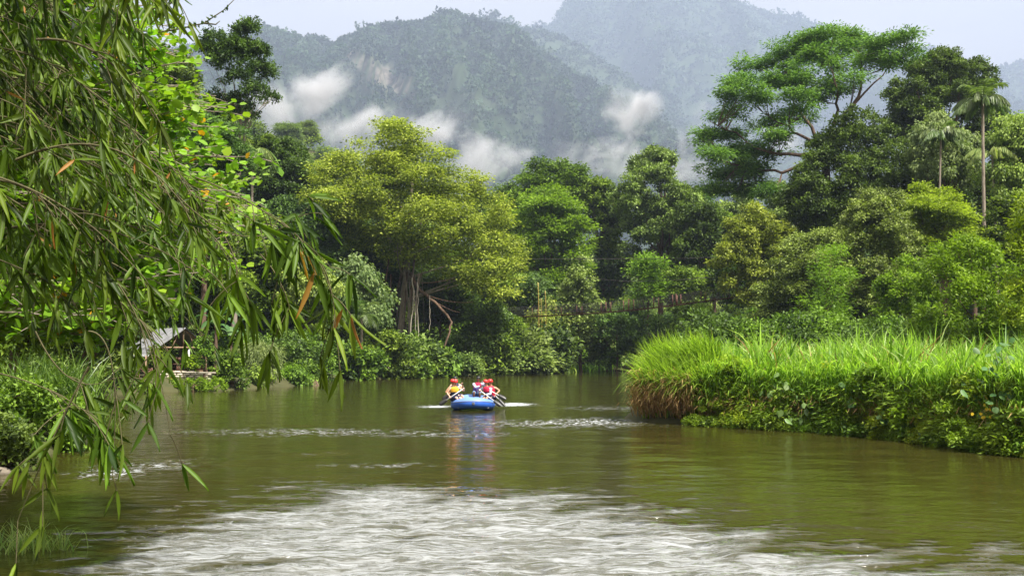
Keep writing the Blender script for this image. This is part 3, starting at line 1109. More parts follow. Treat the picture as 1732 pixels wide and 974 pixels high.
T('broadleaf_tree', 'rounded dark tree on the skyline right of the feathery tree', 'tree', [(1482, 200), (1510, 135), (1550, 105), (1590, 90), (1640, 98), (1685, 130), (1712, 180), (1715, 250), (1600, 270), (1500, 240)], 128, (16, 28), 56, 'leaf_dark', leaf=2.6)
T('drooping_tree', 'pale yellowish tree with hanging leaves left of the palm', 'tree', [(1545, 230), (1580, 205), (1635, 215), (1650, 270), (1630, 330), (1560, 320)], 98, (14, 24), 34, 'leaf_pale', style='droop')
T('drooping_tree', 'vine-draped tree filling the corner right of the palm', 'tree', [(1675, 240), (1700, 190), (1760, 190), (1790, 300), (1780, 420), (1690, 430), (1672, 330)], 92, (16, 26), 46, 'leaf_olive', style='droop')
T('broadleaf_tree', 'dark tree behind the palm trunk', 'tree', ell(1640, 350, 80, 80), 112, (20, 30), 36, 'leaf_dark')
T('broadleaf_tree', 'tree cut by the frame beyond the large-leaved bush', 'tree', ell(1730, 400, 60, 70), 84, (18, 28), 26, 'leaf_mid')
T('large_leaf_shrub', 'big bright shrub with large drooping leaves behind the grass', 'shrub', [(1535, 560), (1545, 480), (1575, 430), (1620, 405), (1680, 415), (1720, 440), (1760, 500), (1760, 600), (1540, 600)], 45, (16, 28), 64, 'leaf_bright', leaf=5.0, aspect=.34, cover=.95)
T('large_leaf_shrub', 'lime-yellow leafy shrub against the right picture edge', 'shrub', [(1690, 440), (1712, 370), (1735, 320), (1800, 300), (1850, 400), (1850, 590), (1700, 590)], 40, (16, 28), 40, 'leaf_lime', leaf=5.0, aspect=.4, cover=.95)
# feathery spreading tree: pads on long visible limbs
pads = [(1345, 72, 30), (1392, 68, 32), (1440, 72, 34), (1490, 82, 26), (1525, 66, 24), (1542, 82, 16), (1515, 105, 22), (1470, 108, 26), (1420, 105, 34), (1370, 105, 34), (1325, 100, 28),
        (1283, 112, 28), (1300, 140, 30), (1345, 140, 30), (1395, 138, 26), (1245, 138, 26), (1262, 160, 26), (1290, 172, 22), (1228, 165, 20), (1240, 190, 20), (1212, 200, 16),
        (1198, 232, 24), (1225, 232, 26), (1205, 262, 26), (1240, 262, 30), (1270, 255, 24), (1300, 262, 22), (1225, 292, 30), (1262, 290, 30), (1295, 285, 24), (1215, 318, 22), (1245, 322, 24), (1330, 200, 24),
        (1355, 190, 22), (1350, 165, 24), (1310, 225, 20), (1445, 135, 18), (1536, 62, 12), (1380, 165, 24), (1412, 158, 22), (1290, 212, 22), (1322, 232, 22), (1280, 312, 24), (1305, 325, 22), (1350, 125, 28), (1465, 78, 24)]
lb = lobes_px(pads, 108, 5.0)
root = thing('spreading_tree', 'wide feathery tree with bare pinkish limbs above the right bank', 'tree', (P(1405, 500, 108)[0], 108, gz(P(1405, 500, 108)[0], 108)))
ro_ = np.array(root.location)
M['leaf_feather'] = leaf_mat('leaf_feather', (0.03, 0.08, 0.015), (0.20, 0.35, 0.06), 0.33)
jit = []
for L_ in lb:
    for _ in range(9):
        o_ = rng.normal(0, .58, 3) * [1.0, 1.0, .34] * L_[3]
        jit.append((*(L_[:3] + o_ + [0, 0, .1]), L_[3] * rng.uniform(.18, .38)))
V, Fq, tt = crown_geo(np.array(jit), .36, .13, 1.5, 'layer', per=10, zlow=-.15, sub=0, cap=130000)
link('crown', mesh_data('crown', V - ro_, Fq, M['leaf_feather'], tt), root)
g = Geo()
fk = P(1395, 262, 108)
g.tube(bez(ro_, (ro_ + fk) / 2 + [.5, 0, 0], fk, 8), np.linspace(.62, .42, 8), 9)
mains = {'a': [(1395, 262), (1365, 235), (1330, 215), (1290, 190)], 'b': [(1395, 262), (1362, 205), (1338, 165), (1330, 120)],
         'c': [(1395, 262), (1425, 210), (1440, 178), (1480, 140), (1520, 100)], 'd': [(1395, 262), (1420, 190), (1415, 150), (1400, 95)],
         'e': [(1395, 262), (1340, 262), (1290, 255), (1240, 225), (1200, 205)], 'f': [(1395, 262), (1330, 290), (1270, 285), (1225, 262)],
         'g': [(1425, 210), (1450, 165), (1462, 125), (1450, 85)]}
ends = []
for kx, q in mains.items():
    pts = np.array([P(a, b, 108 + rng.uniform(-1.5, 1.5)) for a, b in q])
    pts[0] = fk if q[0] == (1395, 262) else pts[0]
    t_ = np.linspace(0, len(pts) - 1, 12)
    pp = np.stack([np.interp(t_, np.arange(len(pts)), pts[:, i]) for i in range(3)], 1)
    pp[1:-1] += rng.normal(0, .12, (10, 3))
    g.tube(pp, np.linspace(.24, .035, 12), 7, cap=False)
    ends += [(p, .33 - .02 * i) for i, p in enumerate(pp) if i > 3]
for L_ in lb:
    dists = [np.linalg.norm(e[0] - L_[:3]) + (4 if e[0][2] > L_[2] else 0) for e in ends]
    e = ends[int(np.argmin(dists))]
    for _ in range(3):
        tgt = L_[:3] + rng.normal(0, .35, 3) * L_[3] * [1, 1, .3]
        g.tube(bez(e[0], (e[0] + tgt) / 2 + [0, 0, -.3], tgt, 6), np.linspace(.06, .02, 6), 5, cap=False)
g.build('trunk', M['bark_pink'], root, smooth=True)

# ------------------------------------------------------------------ forest behind: shared trees, one object each
def unit_tree(seed, mat, style, leaf, bark='bark_brown', n=34, tall=1.0):
    """trunk and crown meshes of a tree 14 m tall"""
    r = np.random.default_rng(seed)
    lob = []
    for _ in range(n):
        v = nz(r.normal(0, 1, 3))
        v = v * r.uniform(.55, 1)
        lob.append((v[0] * 3.6, v[1] * 3.6, 7.9 * tall + v[2] * 5.0 * tall, r.uniform(1.2, 1.9)))
    lob = np.array(lob)
    V, Fq, tt = crown_geo(lob, leaf, leaf * .62, 1.25, style, r=r)
    c = mesh_data('crown', V, Fq, M[mat], tt)
    g = trunk_geo((0, 0, 0), (0, 0, 10.5 * tall), lob, .24, r=r, maxlimb=12)
    tr = mesh_data('trunk', np.vstack(g.V), np.vstack(g.F), M[bark], smooth=True)
    return c, tr


kinds = [
    ('leaf_dark', 'broad', .42, 'dark'), ('leaf_mid', 'layer', .42, 'mid-green'), ('leaf_grey', 'layer', .42, 'grey-green'),
    ('leaf_blue', 'broad', .42, 'blue-green'), ('leaf_dark', 'layer', .42, 'shady'), ('leaf_olive', 'broad', .42, 'olive')]
units = [(unit_tree(100 + i, a, b, c), w) for i, (a, b, c, w) in enumerate(kinds)]
SKY = np.array([(-200, 60), (0, 60), (150, 100), (230, 140), (330, 215), (420, 215), (470, 192), (520, 190), (560, 206), (610, 224), (660, 250), (760, 275), (820, 296), (870, 306), (960, 304),
                (1030, 300), (1100, 318), (1170, 322), (1230, 318), (1300, 285), (1400, 250), (1500, 225), (1600, 200), (1732, 185), (2000, 170)])
r = np.random.default_rng(77)
cand = []
for yy in np.arange(60, 420, 1):
    pass
pts = []
tries = 0
while len(pts) < 280 and tries < 60000:
    tries += 1
    y = 45 + 330 * r.random() ** 1.1
    x = r.uniform(-.66, .66) * y
    sd = float(sdf_poly(np.array([x]), np.array([y]), river)[0])
    if sd < 2.2:
        continue
    if y < 60 and x > 0:
        continue
    if y < np.interp(866 + F * x / y, [0, 330, 420, 520, 900, 1000, 1235, 1260, 1732], [60, 88, 105, 128, 136, 166, 152, 118, 112]):
        continue
    if -31 < x < -15 and 58 < y < 80:      # the hut's clearing
        continue
    sp_ = 3.2 + .014 * y
    if any((x - a) ** 2 + (y - b) ** 2 < sp_ ** 2 for a, b, *_ in pts):
        continue
    h = r.uniform(9, 17)
    z = gz(x, y)
    px = 866 + F * x / y
    top = 597 - F * (z + h - CAMZ) / y
    lim = np.interp(px, SKY[:, 0], SKY[:, 1]) + r.uniform(0, 16)
    if top < lim:
        h = (597 - lim) / F * y + CAMZ - z
        if h < 4.5:
            continue
    pts.append((x, y, h, z))
names = []
for (x, y, h, z) in pts:
    px = 866 + F * x / y
    far = y > 190
    zone = ('beyond the hut' if px < 430 else 'behind the giant fig tree' if px < 840 else 'behind the footbridge' if px < 1240 else 'on the right hillside')
    ki = int(r.integers(0, 6))
    if far:
        ki = int(r.choice([1, 2, 4, 5, 2, 3]))
    (c, tr), w = units[ki]
    s = h / 14.0
    grp = ('hillside ' if far else 'bank ') + w + ' trees ' + zone
    o = thing('forest_tree', ('hazy ' if far else '') + w + (' tree high on the slope ' if far else ' tree in the thick forest ') + zone, 'tree', (x, y, z - .2), grp)
    o.scale = (s * r.uniform(.9, 1.25), s * r.uniform(.9, 1.25), s)
    o.rotation_euler = (0, 0, r.uniform(0, 6.28))
    link('trunk', tr, o)
    link('crown', c, o)

# riverside bushes, one object each
def unit_bush(seed, mat, style, leaf, aspect=.6):
    r = np.random.default_rng(seed)
    lob = [(*(nz(r.normal(0, 1, 3)) * [1.0, 1.0, .55] * r.uniform(.4, 1) + [0, 0, .75]), r.uniform(.45, .75)) for _ in range(11)]
    V, Fq, tt = crown_geo(lob, leaf, leaf * aspect, 1.1, style, r=r, zlow=-.8)
    c = mesh_data('foliage', V, Fq, M[mat], tt)
    g = Geo()
    for l_ in lob:
        g.tube(bez(np.array([0, 0, -.2]), np.array([l_[0] * .3, l_[1] * .3, .5]), np.array(l_[:3]), 5), np.linspace(.05, .015, 5), 5, cap=False)
    st = mesh_data('stem', np.vstack(g.V), np.vstack(g.F), M['bark_brown'], smooth=True)
    return c, st


bk = [('leaf_dark', 'broad', .2, 'dark'), ('leaf_mid', 'broad', .2, 'mid-green'), ('leaf_bright', 'broad', .2, 'fresh green'),
      ('leaf_mid', 'droop', .26, 'drooping'), ('leaf_grey', 'layer', .2, 'grey-green')]
ubush = [(unit_bush(200 + i, a, b, c), w) for i, (a, b, c, w) in enumerate(bk)]
edge = []
for i in range(len(river)):
    a, b = np.array(river[i]), np.array(river[(i + 1) % len(river)])
    n = int(np.linalg.norm(b - a) / 1.9) + 1
    for k in range(n):
        edge.append(a + (b - a) * (k / n))
nb = 0
for p in edge:
    x, y = p + r.normal(0, .3, 2)
    if not (50 < y < 175) or abs(x) > .6 * y + 2:
        continue
    if x > 6 and y < 120:
        continue
    if -26 < x < -17.5 and y < 72:
        continue
    sd = float(sdf_poly(np.array([x]), np.array([y]), river)[0])
    if r.random() < .42:
        continue
    ki = int(r.choice([0, 0, 1, 3, 4]))  # mostly dark leaf colours, painting in the deep shadow along the waterline
    (c, st), w = ubush[ki]
    s = r.uniform(.5, 2.5 if ki != 3 else 1.2) * (1 + (y - 60) / 200)
    px = 866 + F * x / y
    zone = 'on the left bank' if px < 700 else 'below the forest on the far bank'
    o = thing('riverside_bush', w + ' bush leaning over the water ' + zone, 'bush', (x, y, gz(x, y) - .15), w + ' bushes ' + zone)
    o.scale = (s, s, s * r.uniform(.8, 1.3))
    o.rotation_euler = (0, 0, r.uniform(0, 6.28))
    link('stem', st, o)
    link('foliage', c, o)
    nb += 1
print('forest', len(pts), 'bushes', nb)

# undergrowth that nobody could count, between the trunks
r = np.random.default_rng(91)
for mt, nn_, nm in (('leaf_dark', 1500, 'dark'), ('leaf_mid', 1100, 'mid-green')):
    y = 56 + 190 * r.random(nn_ * 3) ** 1.2
    x = r.uniform(-.62, .62, nn_ * 3) * y
    sd = sdf_poly(x, y, river)
    ok = (sd > 1.0) & ~((x > -29) & (x < -16) & (y < 77) & (y > 58)) & ~((x > 2) & (y < 60))
    x, y = x[ok][:nn_], y[ok][:nn_]
    z = ground_h(x, y)
    R = r.uniform(1.0, 2.4, len(x))
    tot = []
    for lo, hi in ((50, 90), (90, 140), (140, 260)):
        k_ = (y >= lo) & (y < hi)
        lob = np.stack([x[k_], y[k_], z[k_] + R[k_] * .5, R[k_]], 1)
        Lf = (lo + hi) / 2 * .0036
        tot.append(crown_geo(lob, Lf, Lf * .6, .5, 'broad', r=r, zlow=-.3, cap=400000))
    V = np.vstack([t_[0] for t_ in tot])
    off = np.cumsum([0] + [len(t_[0]) for t_ in tot[:-1]])
    Fq = np.vstack([t_[1] + o_ for t_, o_ in zip(tot, off)])
    me = mesh_data('undergrowth', V, Fq, M[mt], np.concatenate([t_[2] for t_ in tot]))
    tag(link('undergrowth', me), nm + ' tangled undergrowth covering the forest floor', 'undergrowth', kind='stuff')

# woods on the hill behind, one mass
r = np.random.default_rng(95)
for mt, nn_, lab in (('leaf_pale', 420, 'pale hazy woods on the hill behind the left bank trees'), ('leaf_mid', 620, 'green hazy woods covering the hill behind the forest'), ('leaf_dark', 380, 'darker patches of woods on the hill behind the forest')):
    y = 175 + 300 * r.random(nn_)
    x = r.uniform(-.66, .66, nn_) * y
    if mt == 'leaf_pale':
        x = -np.abs(x)
    z = ground_h(x, y)
    R = r.uniform(3.0, 5.6, nn_)
    lob = np.stack([x, y, z + R * .35, R], 1)
    V, Fq, tt = crown_geo(lob, .95, .6, .75, 'broad', r=r, zlow=-.2, cap=300000)
    me = mesh_data('hillside_woods', V, Fq, M[mt], tt)
    tag(link('hillside_woods', me), lab, 'woods', kind='stuff')

# ------------------------------------------------------------------ more materials
M['bamboo_leaf'] = leaf_mat('bamboo_leaf', (0.022, 0.046, 0.005), (0.16, 0.26, 0.018), 0.42, rough=0.5, spec=0.3, extra=(0.34, 0.17, 0.04))
M['round_leaf'] = leaf_mat('round_leaf', (0.07, 0.15, 0.01), (0.25, 0.42, 0.03), 0.42, rough=0.45, spec=0.3, extra=(0.6, 0.28, 0.02))
M['grass'] = leaf_mat('grass', (0.075, 0.16, 0.010), (0.34, 0.53, 0.065), 0.42, rough=0.45)
M['grass_pale'] = leaf_mat('grass_pale', (0.14, 0.24, 0.05), (0.42, 0.50, 0.17), 0.4, rough=0.5)
M['straw'] = leaf_mat('straw', (0.20, 0.10, 0.04), (0.52, 0.36, 0.17), 0.3, rough=0.7)
M['taro_leaf'] = leaf_mat('taro_leaf', (0.035, 0.10, 0.025), (0.11, 0.22, 0.07), 0.3, rough=0.5, spec=.3)
M['pale_leaf'] = leaf_mat('pale_leaf', (0.07, 0.14, 0.03), (0.19, 0.29, 0.08), 0.3, rough=0.45, spec=.5)
M['palm_leaf'] = leaf_mat('palm_leaf', (0.045, 0.095, 0.02), (0.18, 0.26, 0.07), 0.32, rough=0.4, spec=.5)
M['frond_green'] = leaf_mat('frond_green', (0.035, 0.08, 0.010), (0.14, 0.23, 0.03), 0.34, rough=0.4, spec=.5)
M['culm'] = solid_mat('culm', (0.10, 0.12, 0.03), (0.22, 0.20, 0.07), 12, 0.5, 0.2)
M['culm_yellow'] = solid_mat('culm_yellow', (0.30, 0.22, 0.05), (0.42, 0.32, 0.09), 8, 0.5, 0.2)
M['twig'] = solid_mat('twig', (0.05, 0.045, 0.02), (0.11, 0.10, 0.045), 20, 0.8, 0.3)
M['wood_old'] = solid_mat('wood_old', (0.16, 0.10, 0.06), (0.33, 0.23, 0.15), 8, 0.85, 0.4, stretch=(1, 1, .3))
M['wood_red'] = solid_mat('wood_red', (0.07, 0.035, 0.025), (0.16, 0.085, 0.06), 8, 0.85, 0.4)
M['rust_metal'] = solid_mat('rust_metal', (0.09, 0.045, 0.03), (0.20, 0.10, 0.07), 5, 0.7, 0.3)
M['cable'] = solid_mat('cable', (0.03, 0.03, 0.03), (0.06, 0.05, 0.05), 5, 0.6, 0)
M['post_grey'] = solid_mat('post_grey', (0.45, 0.44, 0.42), (0.6, 0.6, 0.58), 6, 0.7, 0.2)
M['roof_tin'] = solid_mat('roof_tin', (0.12, 0.12, 0.125), (0.30, 0.31, 0.33), 2.5, 0.45, 0.1, metallic=.2)
M['sack'] = solid_mat('sack', (0.34, 0.30, 0.23), (0.52, 0.47, 0.38), 6, 0.9, 0.5)
M['mud'] = solid_mat('mud', (0.10, 0.07, 0.045), (0.20, 0.14, 0.09), 3, 0.9, 0.7)
M['rock'] = solid_mat('rock', (0.10, 0.08, 0.06), (0.22, 0.19, 0.15), 4, 0.85, 0.8)
M['flower'] = solid_mat('flower', (0.80, 0.55, 0.02), (0.85, 0.65, 0.05), 4, 0.6, 0)
M['raft_blue'] = solid_mat('raft_blue', (0.018, 0.085, 0.42), (0.03, 0.12, 0.52), 2, 0.42, 0.03, spec=.5)
M['raft_light'] = solid_mat('raft_light', (0.10, 0.21, 0.55), (0.14, 0.26, 0.60), 2, 0.45, 0.03, spec=.5)
M['raft_dark'] = solid_mat('raft_dark', (0.10, 0.12, 0.16), (0.14, 0.15, 0.19), 2, 0.5, 0)
M['raft_floor'] = solid_mat('raft_floor', (0.16, 0.17, 0.18), (0.22, 0.23, 0.24), 2, 0.6, 0)
M['skin_fair'] = solid_mat('skin_fair', (0.62, 0.36, 0.25), (0.68, 0.42, 0.30), 3, 0.5, 0)
M['skin_tan'] = solid_mat('skin_tan', (0.48, 0.27, 0.16), (0.54, 0.32, 0.2), 3, 0.5, 0)
M['skin_dark'] = solid_mat('skin_dark', (0.10, 0.05, 0.03), (0.13, 0.07, 0.045), 3, 0.5, 0)
M['red'] = solid_mat('red_plastic', (0.72, 0.03, 0.03), (0.78, 0.05, 0.045), 3, 0.3, 0, spec=.5)
M['red_cloth'] = solid_mat('red_cloth', (0.55, 0.02, 0.06), (0.62, 0.03, 0.08), 9, 0.8, .1)
M['yellow_cloth'] = solid_mat('yellow_cloth', (0.78, 0.42, 0.03), (0.85, 0.5, 0.05), 9, 0.8, .1)
M['navy'] = solid_mat('navy_cloth', (0.02, 0.025, 0.06), (0.03, 0.035, 0.08), 9, 0.8, .1)
M['purple'] = solid_mat('purple_cloth', (0.10, 0.05, 0.22), (0.14, 0.07, 0.27), 9, 0.8, .1)
M['white_cloth'] = solid_mat('white_cloth', (0.62, 0.62, 0.72), (0.72, 0.72, 0.8), 9, 0.8, .1)
M['grey_cloth'] = solid_mat('grey_cloth', (0.42, 0.43, 0.50), (0.5, 0.52, 0.6), 9, 0.8, .1)
M['denim'] = solid_mat('denim', (0.10, 0.18, 0.30), (0.16, 0.26, 0.42), 12, 0.85, .1)
M['black'] = solid_mat('black_plastic', (0.012, 0.012, 0.013), (0.02, 0.02, 0.02), 3, 0.4, 0, spec=.5)
M['white'] = solid_mat('white_shaft', (0.75, 0.75, 0.75), (0.8, 0.8, 0.8), 3, 0.4, 0)


def subcurve(a, c, b, n=8):
    return bez(np.asarray(a, float), np.asarray(c, float), np.asarray(b, float), n)


# ------------------------------------------------------------------ palms, bananas
def frond_geo(root, direc, length, rise, droop, leaflet, n=26, r=None, hang=.5, wid=.07):
    """rachis curve with two rows of leaflets"""
    r = r or rng
    d = nz(np.asarray(direc, float) * [1, 1, 0])
    e = root + d * length * .85 + np.array([0, 0, rise - droop])
    c = root + d * length * .45 + np.array([0, 0, rise * 1.5])
    cur = subcurve(root, c, e, 12)
    g = Geo()
    g.tube(cur, np.linspace(.035, .008, 12) * max(1, length / 2.5), 5, t=.6, cap=False)
    t = np.linspace(.12, 1, n)
    seg = t * 11
    pos = np.stack([np.interp(seg, np.arange(12), cur[:, i]) for i in range(3)], 1)
    tan = nz(np.stack([np.interp(seg, np.arange(12), np.gradient(cur[:, i])) for i in range(3)], 1))
    side = nz(np.cross(tan, [0, 0, 1.0]))
    for s in (-1, 1):
        D = side * s * (1 - hang * .5) + tan * .55 + np.array([0, 0, -hang]) + r.normal(0, .09, (n, 3))
        Ll = leaflet * (.35 + .65 * np.sin(np.clip(t * 1.02, 0, 1) * math.pi) ** .6) * r.uniform(.85, 1.1, n)
        V, Fq, tt = leaves(pos, D, np.array([0, 0, 1.0]) + side * s * .3 + r.normal(0, .1, (n, 3)), Ll, Ll * wid, LANCE, r.uniform(.2, .9, n))
        g.add(V, Fq, tt)
    return g


def palm(name, label, px, ptop, d, flen, leaflet, nf, mat, trunk_r=.13, bark='bark_grey', hang=.5, seed=1, uprights=3, rise=.9, droop=1.3, leafn=26, base_px=None, crownshaft=False, wid=.07):
    r = np.random.default_rng(seed)
    top = P(px, ptop, d)
    bx = P(base_px if base_px is not None else px, 500, d)[0]
    b = np.array([bx, d, gz(bx, d)])
    t = thing(name, label, 'palm', b)
    g = Geo()
    cur = subcurve(b - [0, 0, .3], (b + top) / 2 + [r.normal(0, .3), 0, 0], top, 14)
    rad = trunk_r * np.linspace(1.15, .8, 14)
    rad[::2] *= 1.06
    g.tube(cur, rad, 9)
    g.build('trunk', M[bark], t, smooth=True)
    for i in range(nf):
        a = i * 2.399 + r.uniform(-.3, .3)
        up = i < uprights
        gg = frond_geo(top, (math.cos(a), math.sin(a), 0), flen * r.uniform(.85, 1.1) * (.8 if up else 1),
                       (1.4 if up else rise * r.uniform(.4, 1.2)) * flen * .4, (0.1 if up else droop * r.uniform(.7, 1.2)) * flen * .4, leaflet, leafn, r, hang * (.35 if up else 1), wid)
        gg.build('frond', M[mat], t)
    return t


palm('slender_palm', 'slender palm with upright top fronds standing out on the right', 1662, 172, 88, 2.8, 1.0, 18, 'palm_leaf', trunk_r=.15, bark='bark_grey', hang=.95, seed=4, uprights=4, wid=.13, base_px=1668)
palm('slender_palm', 'shorter palm with yellowish drooping fronds below the tall one', 1678, 262, 91, 2.6, .85, 11, 'grass_pale', trunk_r=.12, bark='bark_grey', hang=.95, seed=6, uprights=1, wid=.14, base_px=1684)
palm('fan_palm', 'fishtail palm with pale hanging sprays left of the tall palm', 1592, 228, 94, 2.3, .9, 13, 'palm_leaf', trunk_r=.10, bark='bark_grey', hang=1.0, seed=8, uprights=1, wid=.16)
palm('coconut_palm', 'grey-green palm crown peeking beside the tall bare trunk', 428, 262, 104, 3.6, 1.0, 15, 'leaf_grey', trunk_r=.14, hang=.6, seed=9, uprights=2)
palm('fan_palm', 'low pale palm arching over the bank near the hanging roots', 612, 538, 95, 2.6, .8, 13, 'palm_leaf', trunk_r=.14, hang=.35, seed=12, uprights=3, wid=.08)
palm('young_palm', 'small palm sprouting above the fig roots', 692, 400, 110, 1.9, .6, 12, 'frond_green', trunk_r=.06, hang=.5, seed=14, uprights=2)


def banana(label, px, py_top, d, n, ll, seed, h):
    r = np.random.default_rng(seed)
    x = P(px, 500, d)[0]
    b = np.array([x, d, gz(x, d)])
    t = thing('banana_plant', label, 'banana plant', b)
    g = Geo()
    g.tube(subcurve(b - [0, 0, .2], b + [.1, 0, h * .5], b + [0, 0, h], 9), np.linspace(.16, .09, 9), 9)
    g.build('stem', M['bark_brown'], t, smooth=True)
    top = b + [0, 0, h]
    for i in range(n):
        a = i * 2.399 + r.uniform(-.3, .3)
        dv = np.array([math.cos(a), math.sin(a), 0])
        up = r.uniform(.5, 1.4)
        L_ = ll * r.uniform(.8, 1.1)
        end = top + dv * L_ * .7 + [0, 0, (up - .7) * L_ * .5]
        c = top + dv * L_ * .3 + [0, 0, up * L_ * .6]
        cur = subcurve(top, c, end, 12)
        tan = nz(np.gradient(cur, axis=0))
        side = nz(np.cross(tan, [0, 0, 1.0]))
        w = .30 * np.sin(np.clip(np.linspace(0.0, 1, 12), 0.02, .985) * math.pi) ** .5
        w[:2] = .02
        Vv = np.stack([cur - side * w[:, None] + [0, 0, -.03], cur + [0, 0, .03], cur + side * w[:, None] + [0, 0, -.03]], 1).reshape(-1, 3)
        Fq = np.array([[i_ * 3 + k, i_ * 3 + k + 1, i_ * 3 + 4 + k, i_ * 3 + 3 + k] for i_ in range(11) for k in (0, 1)])
        gg = Geo()
        gg.add(Vv, Fq, r.uniform(.3, .9))
        gg.build('leaf', M['taro_leaf'], t, smooth=True)


banana('tall banana plant with broad torn leaves right of the hut', 366, 490, 73, 8, 2.6, 5, 3.6)
banana('banana plant with drooping leaves beside the fern bank', 392, 520, 76, 7, 2.2, 6, 3.0)

# ------------------------------------------------------------------ details of the fig: roots, dead limb
fig = [o for o in bpy.data.objects if o.name == 'giant_fig_tree'][0]
r = np.random.default_rng(5)
for i in range(16):
    x0 = r.uniform(655, 722)
    y0 = r.uniform(430, 470)
    xb = x0 + r.uniform(-26, 14)
    yb = r.uniform(530, 600)
    d0 = 111 + r.uniform(-2.5, 2.5)
    a, b = P(x0, y0, d0), P(xb, yb, d0 + r.uniform(-1, 1))
    g = Geo()
    g.tube(subcurve(a, (a + b) / 2 + r.normal(0, .35, 3), b, 9), np.linspace(.11, .04, 9) * r.uniform(.4, 1.2), 6)
    g.build('aerial_root', M['bark_pink' if i % 2 else 'bark_grey'], fig, smooth=True)
for (pts, ra) in (([(697, 470), (700, 500), (694, 560), (690, 636)], .065), ([(706, 478), (707, 530), (708, 595)], .05), ([(700, 490), (702, 520), (703, 560)], .04), ([(727, 500), (727, 560)], .03)):
    g = Geo()
    pp = np.array([P(a, b, 107.5) for a, b in pts])
    t_ = np.linspace(0, len(pp) - 1, 16)
    q = np.stack([np.interp(t_, np.arange(len(pp)), pp[:, i]) for i in range(3)], 1) + r.normal(0, .03, (16, 3))
    g.tube(q, ra, 6)
    g.build('aerial_root', M['bark_pale'], fig, smooth=True)
g = Geo()
pp = np.array([P(a, b, d) for a, b, d in [(695, 462, 110), (705, 485, 109), (728, 505, 108), (750, 525, 107), (763, 545, 106.5), (757, 570, 106), (746, 603, 106)]])
t_ = np.linspace(0, 6, 22)
q = np.stack([np.interp(t_, np.arange(7), pp[:, i]) for i in range(3)], 1) + r.normal(0, .05, (22, 3))
g.tube(q, np.linspace(.21, .08, 22), 8)
for e0, e1, e2 in (((724, 500), (765, 515), (800, 511)), ((735, 510), (765, 528), (778, 528)), ((712, 478), (735, 480), (770, 470))):
    g.tube(subcurve(P(*e0, 108), P(*e1, 107.5), P(*e2, 107), 8), np.linspace(.07, .03, 8), 6)
g.build('dead_limb', M['bark_brown'], fig, smooth=True)

# ------------------------------------------------------------------ bushes of the hut bank
T('shrub', 'light blue-green feathery shrub left of the muddy point', 'shrub', [(395, 650), (400, 590), (430, 560), (465, 575), (480, 620), (500, 655)], 75, (10, 16), 30, 'leaf_pale', style='droop', leaf=3.4, aspect=.25, limbs=6)
T('shrub', 'dense vine-leaf bush right of the bamboo pole', 'shrub', [(362, 655), (362, 610), (385, 590), (410, 600), (425, 655)], 69, (9, 14), 22, 'leaf_mid', limbs=5)
T('shrub', 'low yellow-green bank herb beside the feathery shrub', 'shrub', [(470, 655), (478, 625), (500, 618), (515, 654)], 77, (7, 11), 14, 'leaf_bright', limbs=4, leaf=2.4)
T('shrub', 'fresh green plants along the foot of the sandbag wall', 'shrub', [(268, 665), (275, 646), (330, 640), (372, 640), (385, 662)], 66, (6, 10), 30, 'leaf_bright', limbs=4, leaf=2.4)
T('shrub', 'dark rushes below the wooden rail platform', 'shrub', [(160, 668), (165, 650), (215, 646), (262, 650), (262, 668)], 63, (6, 9), 24, 'leaf_mid', limbs=4, leaf=2.4, style='droop')
T('shrub', 'climbing plant with yellow-green leaves on the hut post', 'shrub', [(318, 628), (318, 600), (332, 598), (340, 612), (334, 628)], 68.5, (5, 7), 9, 'leaf_lime', limbs=3, leaf=3.4, cover=.7)
T('shrub', 'leafy climber hiding the right corner of the hut roof', 'shrub', ell(341, 590, 15, 30), 66.2, (6, 9), 16, 'leaf_mid', limbs=4, leaf=2.6)
T('shrub', 'bush growing against the left hut post', 'shrub', ell(264, 606, 14, 20), 66.4, (6, 9), 12, 'leaf_mid', limbs=4, leaf=2.6)
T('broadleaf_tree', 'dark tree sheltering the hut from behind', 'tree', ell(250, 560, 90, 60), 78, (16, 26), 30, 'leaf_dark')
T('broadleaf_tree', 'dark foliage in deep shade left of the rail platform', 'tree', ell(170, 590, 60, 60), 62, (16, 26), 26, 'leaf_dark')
T('broadleaf_tree', 'mid-green tree behind the banana plants and hut', 'tree', ell(350, 480, 70, 60), 82, (14, 24), 30, 'leaf_mid')
# left near bank
T('broadleaf_tree', 'bright tree filling the left edge behind the hanging bamboo', 'tree', ell(20, 400, 200, 230), 33, (45, 75), 44, 'leaf_bright', leaf=5, cover=1.0)  # bright leaf colour stands in for sunlit bank foliage
T('broadleaf_tree', 'dark tree between the hanging bamboo and the hut', 'tree', ell(150, 480, 110, 130), 46, (28, 48), 44, 'leaf_dark', leaf=4)
T('shrub', 'dark leafy mound overhanging the water at the left bank', 'shrub', [(-120, 790), (-120, 640), (-20, 640), (60, 650), (120, 670), (150, 700), (145, 760), (110, 785), (40, 785)], 26.5, (20, 34), 46, 'leaf_mid', leaf=5, cover=1.0, limbs=8)
T('shrub', 'leafy bush beside the brown rock at the far left edge', 'shrub', [(-140, 800), (-140, 690), (-40, 690), (30, 720), (60, 770), (40, 800)], 21.5, (20, 32), 34, 'leaf_dark', leaf=5, cover=1.0, limbs=8)

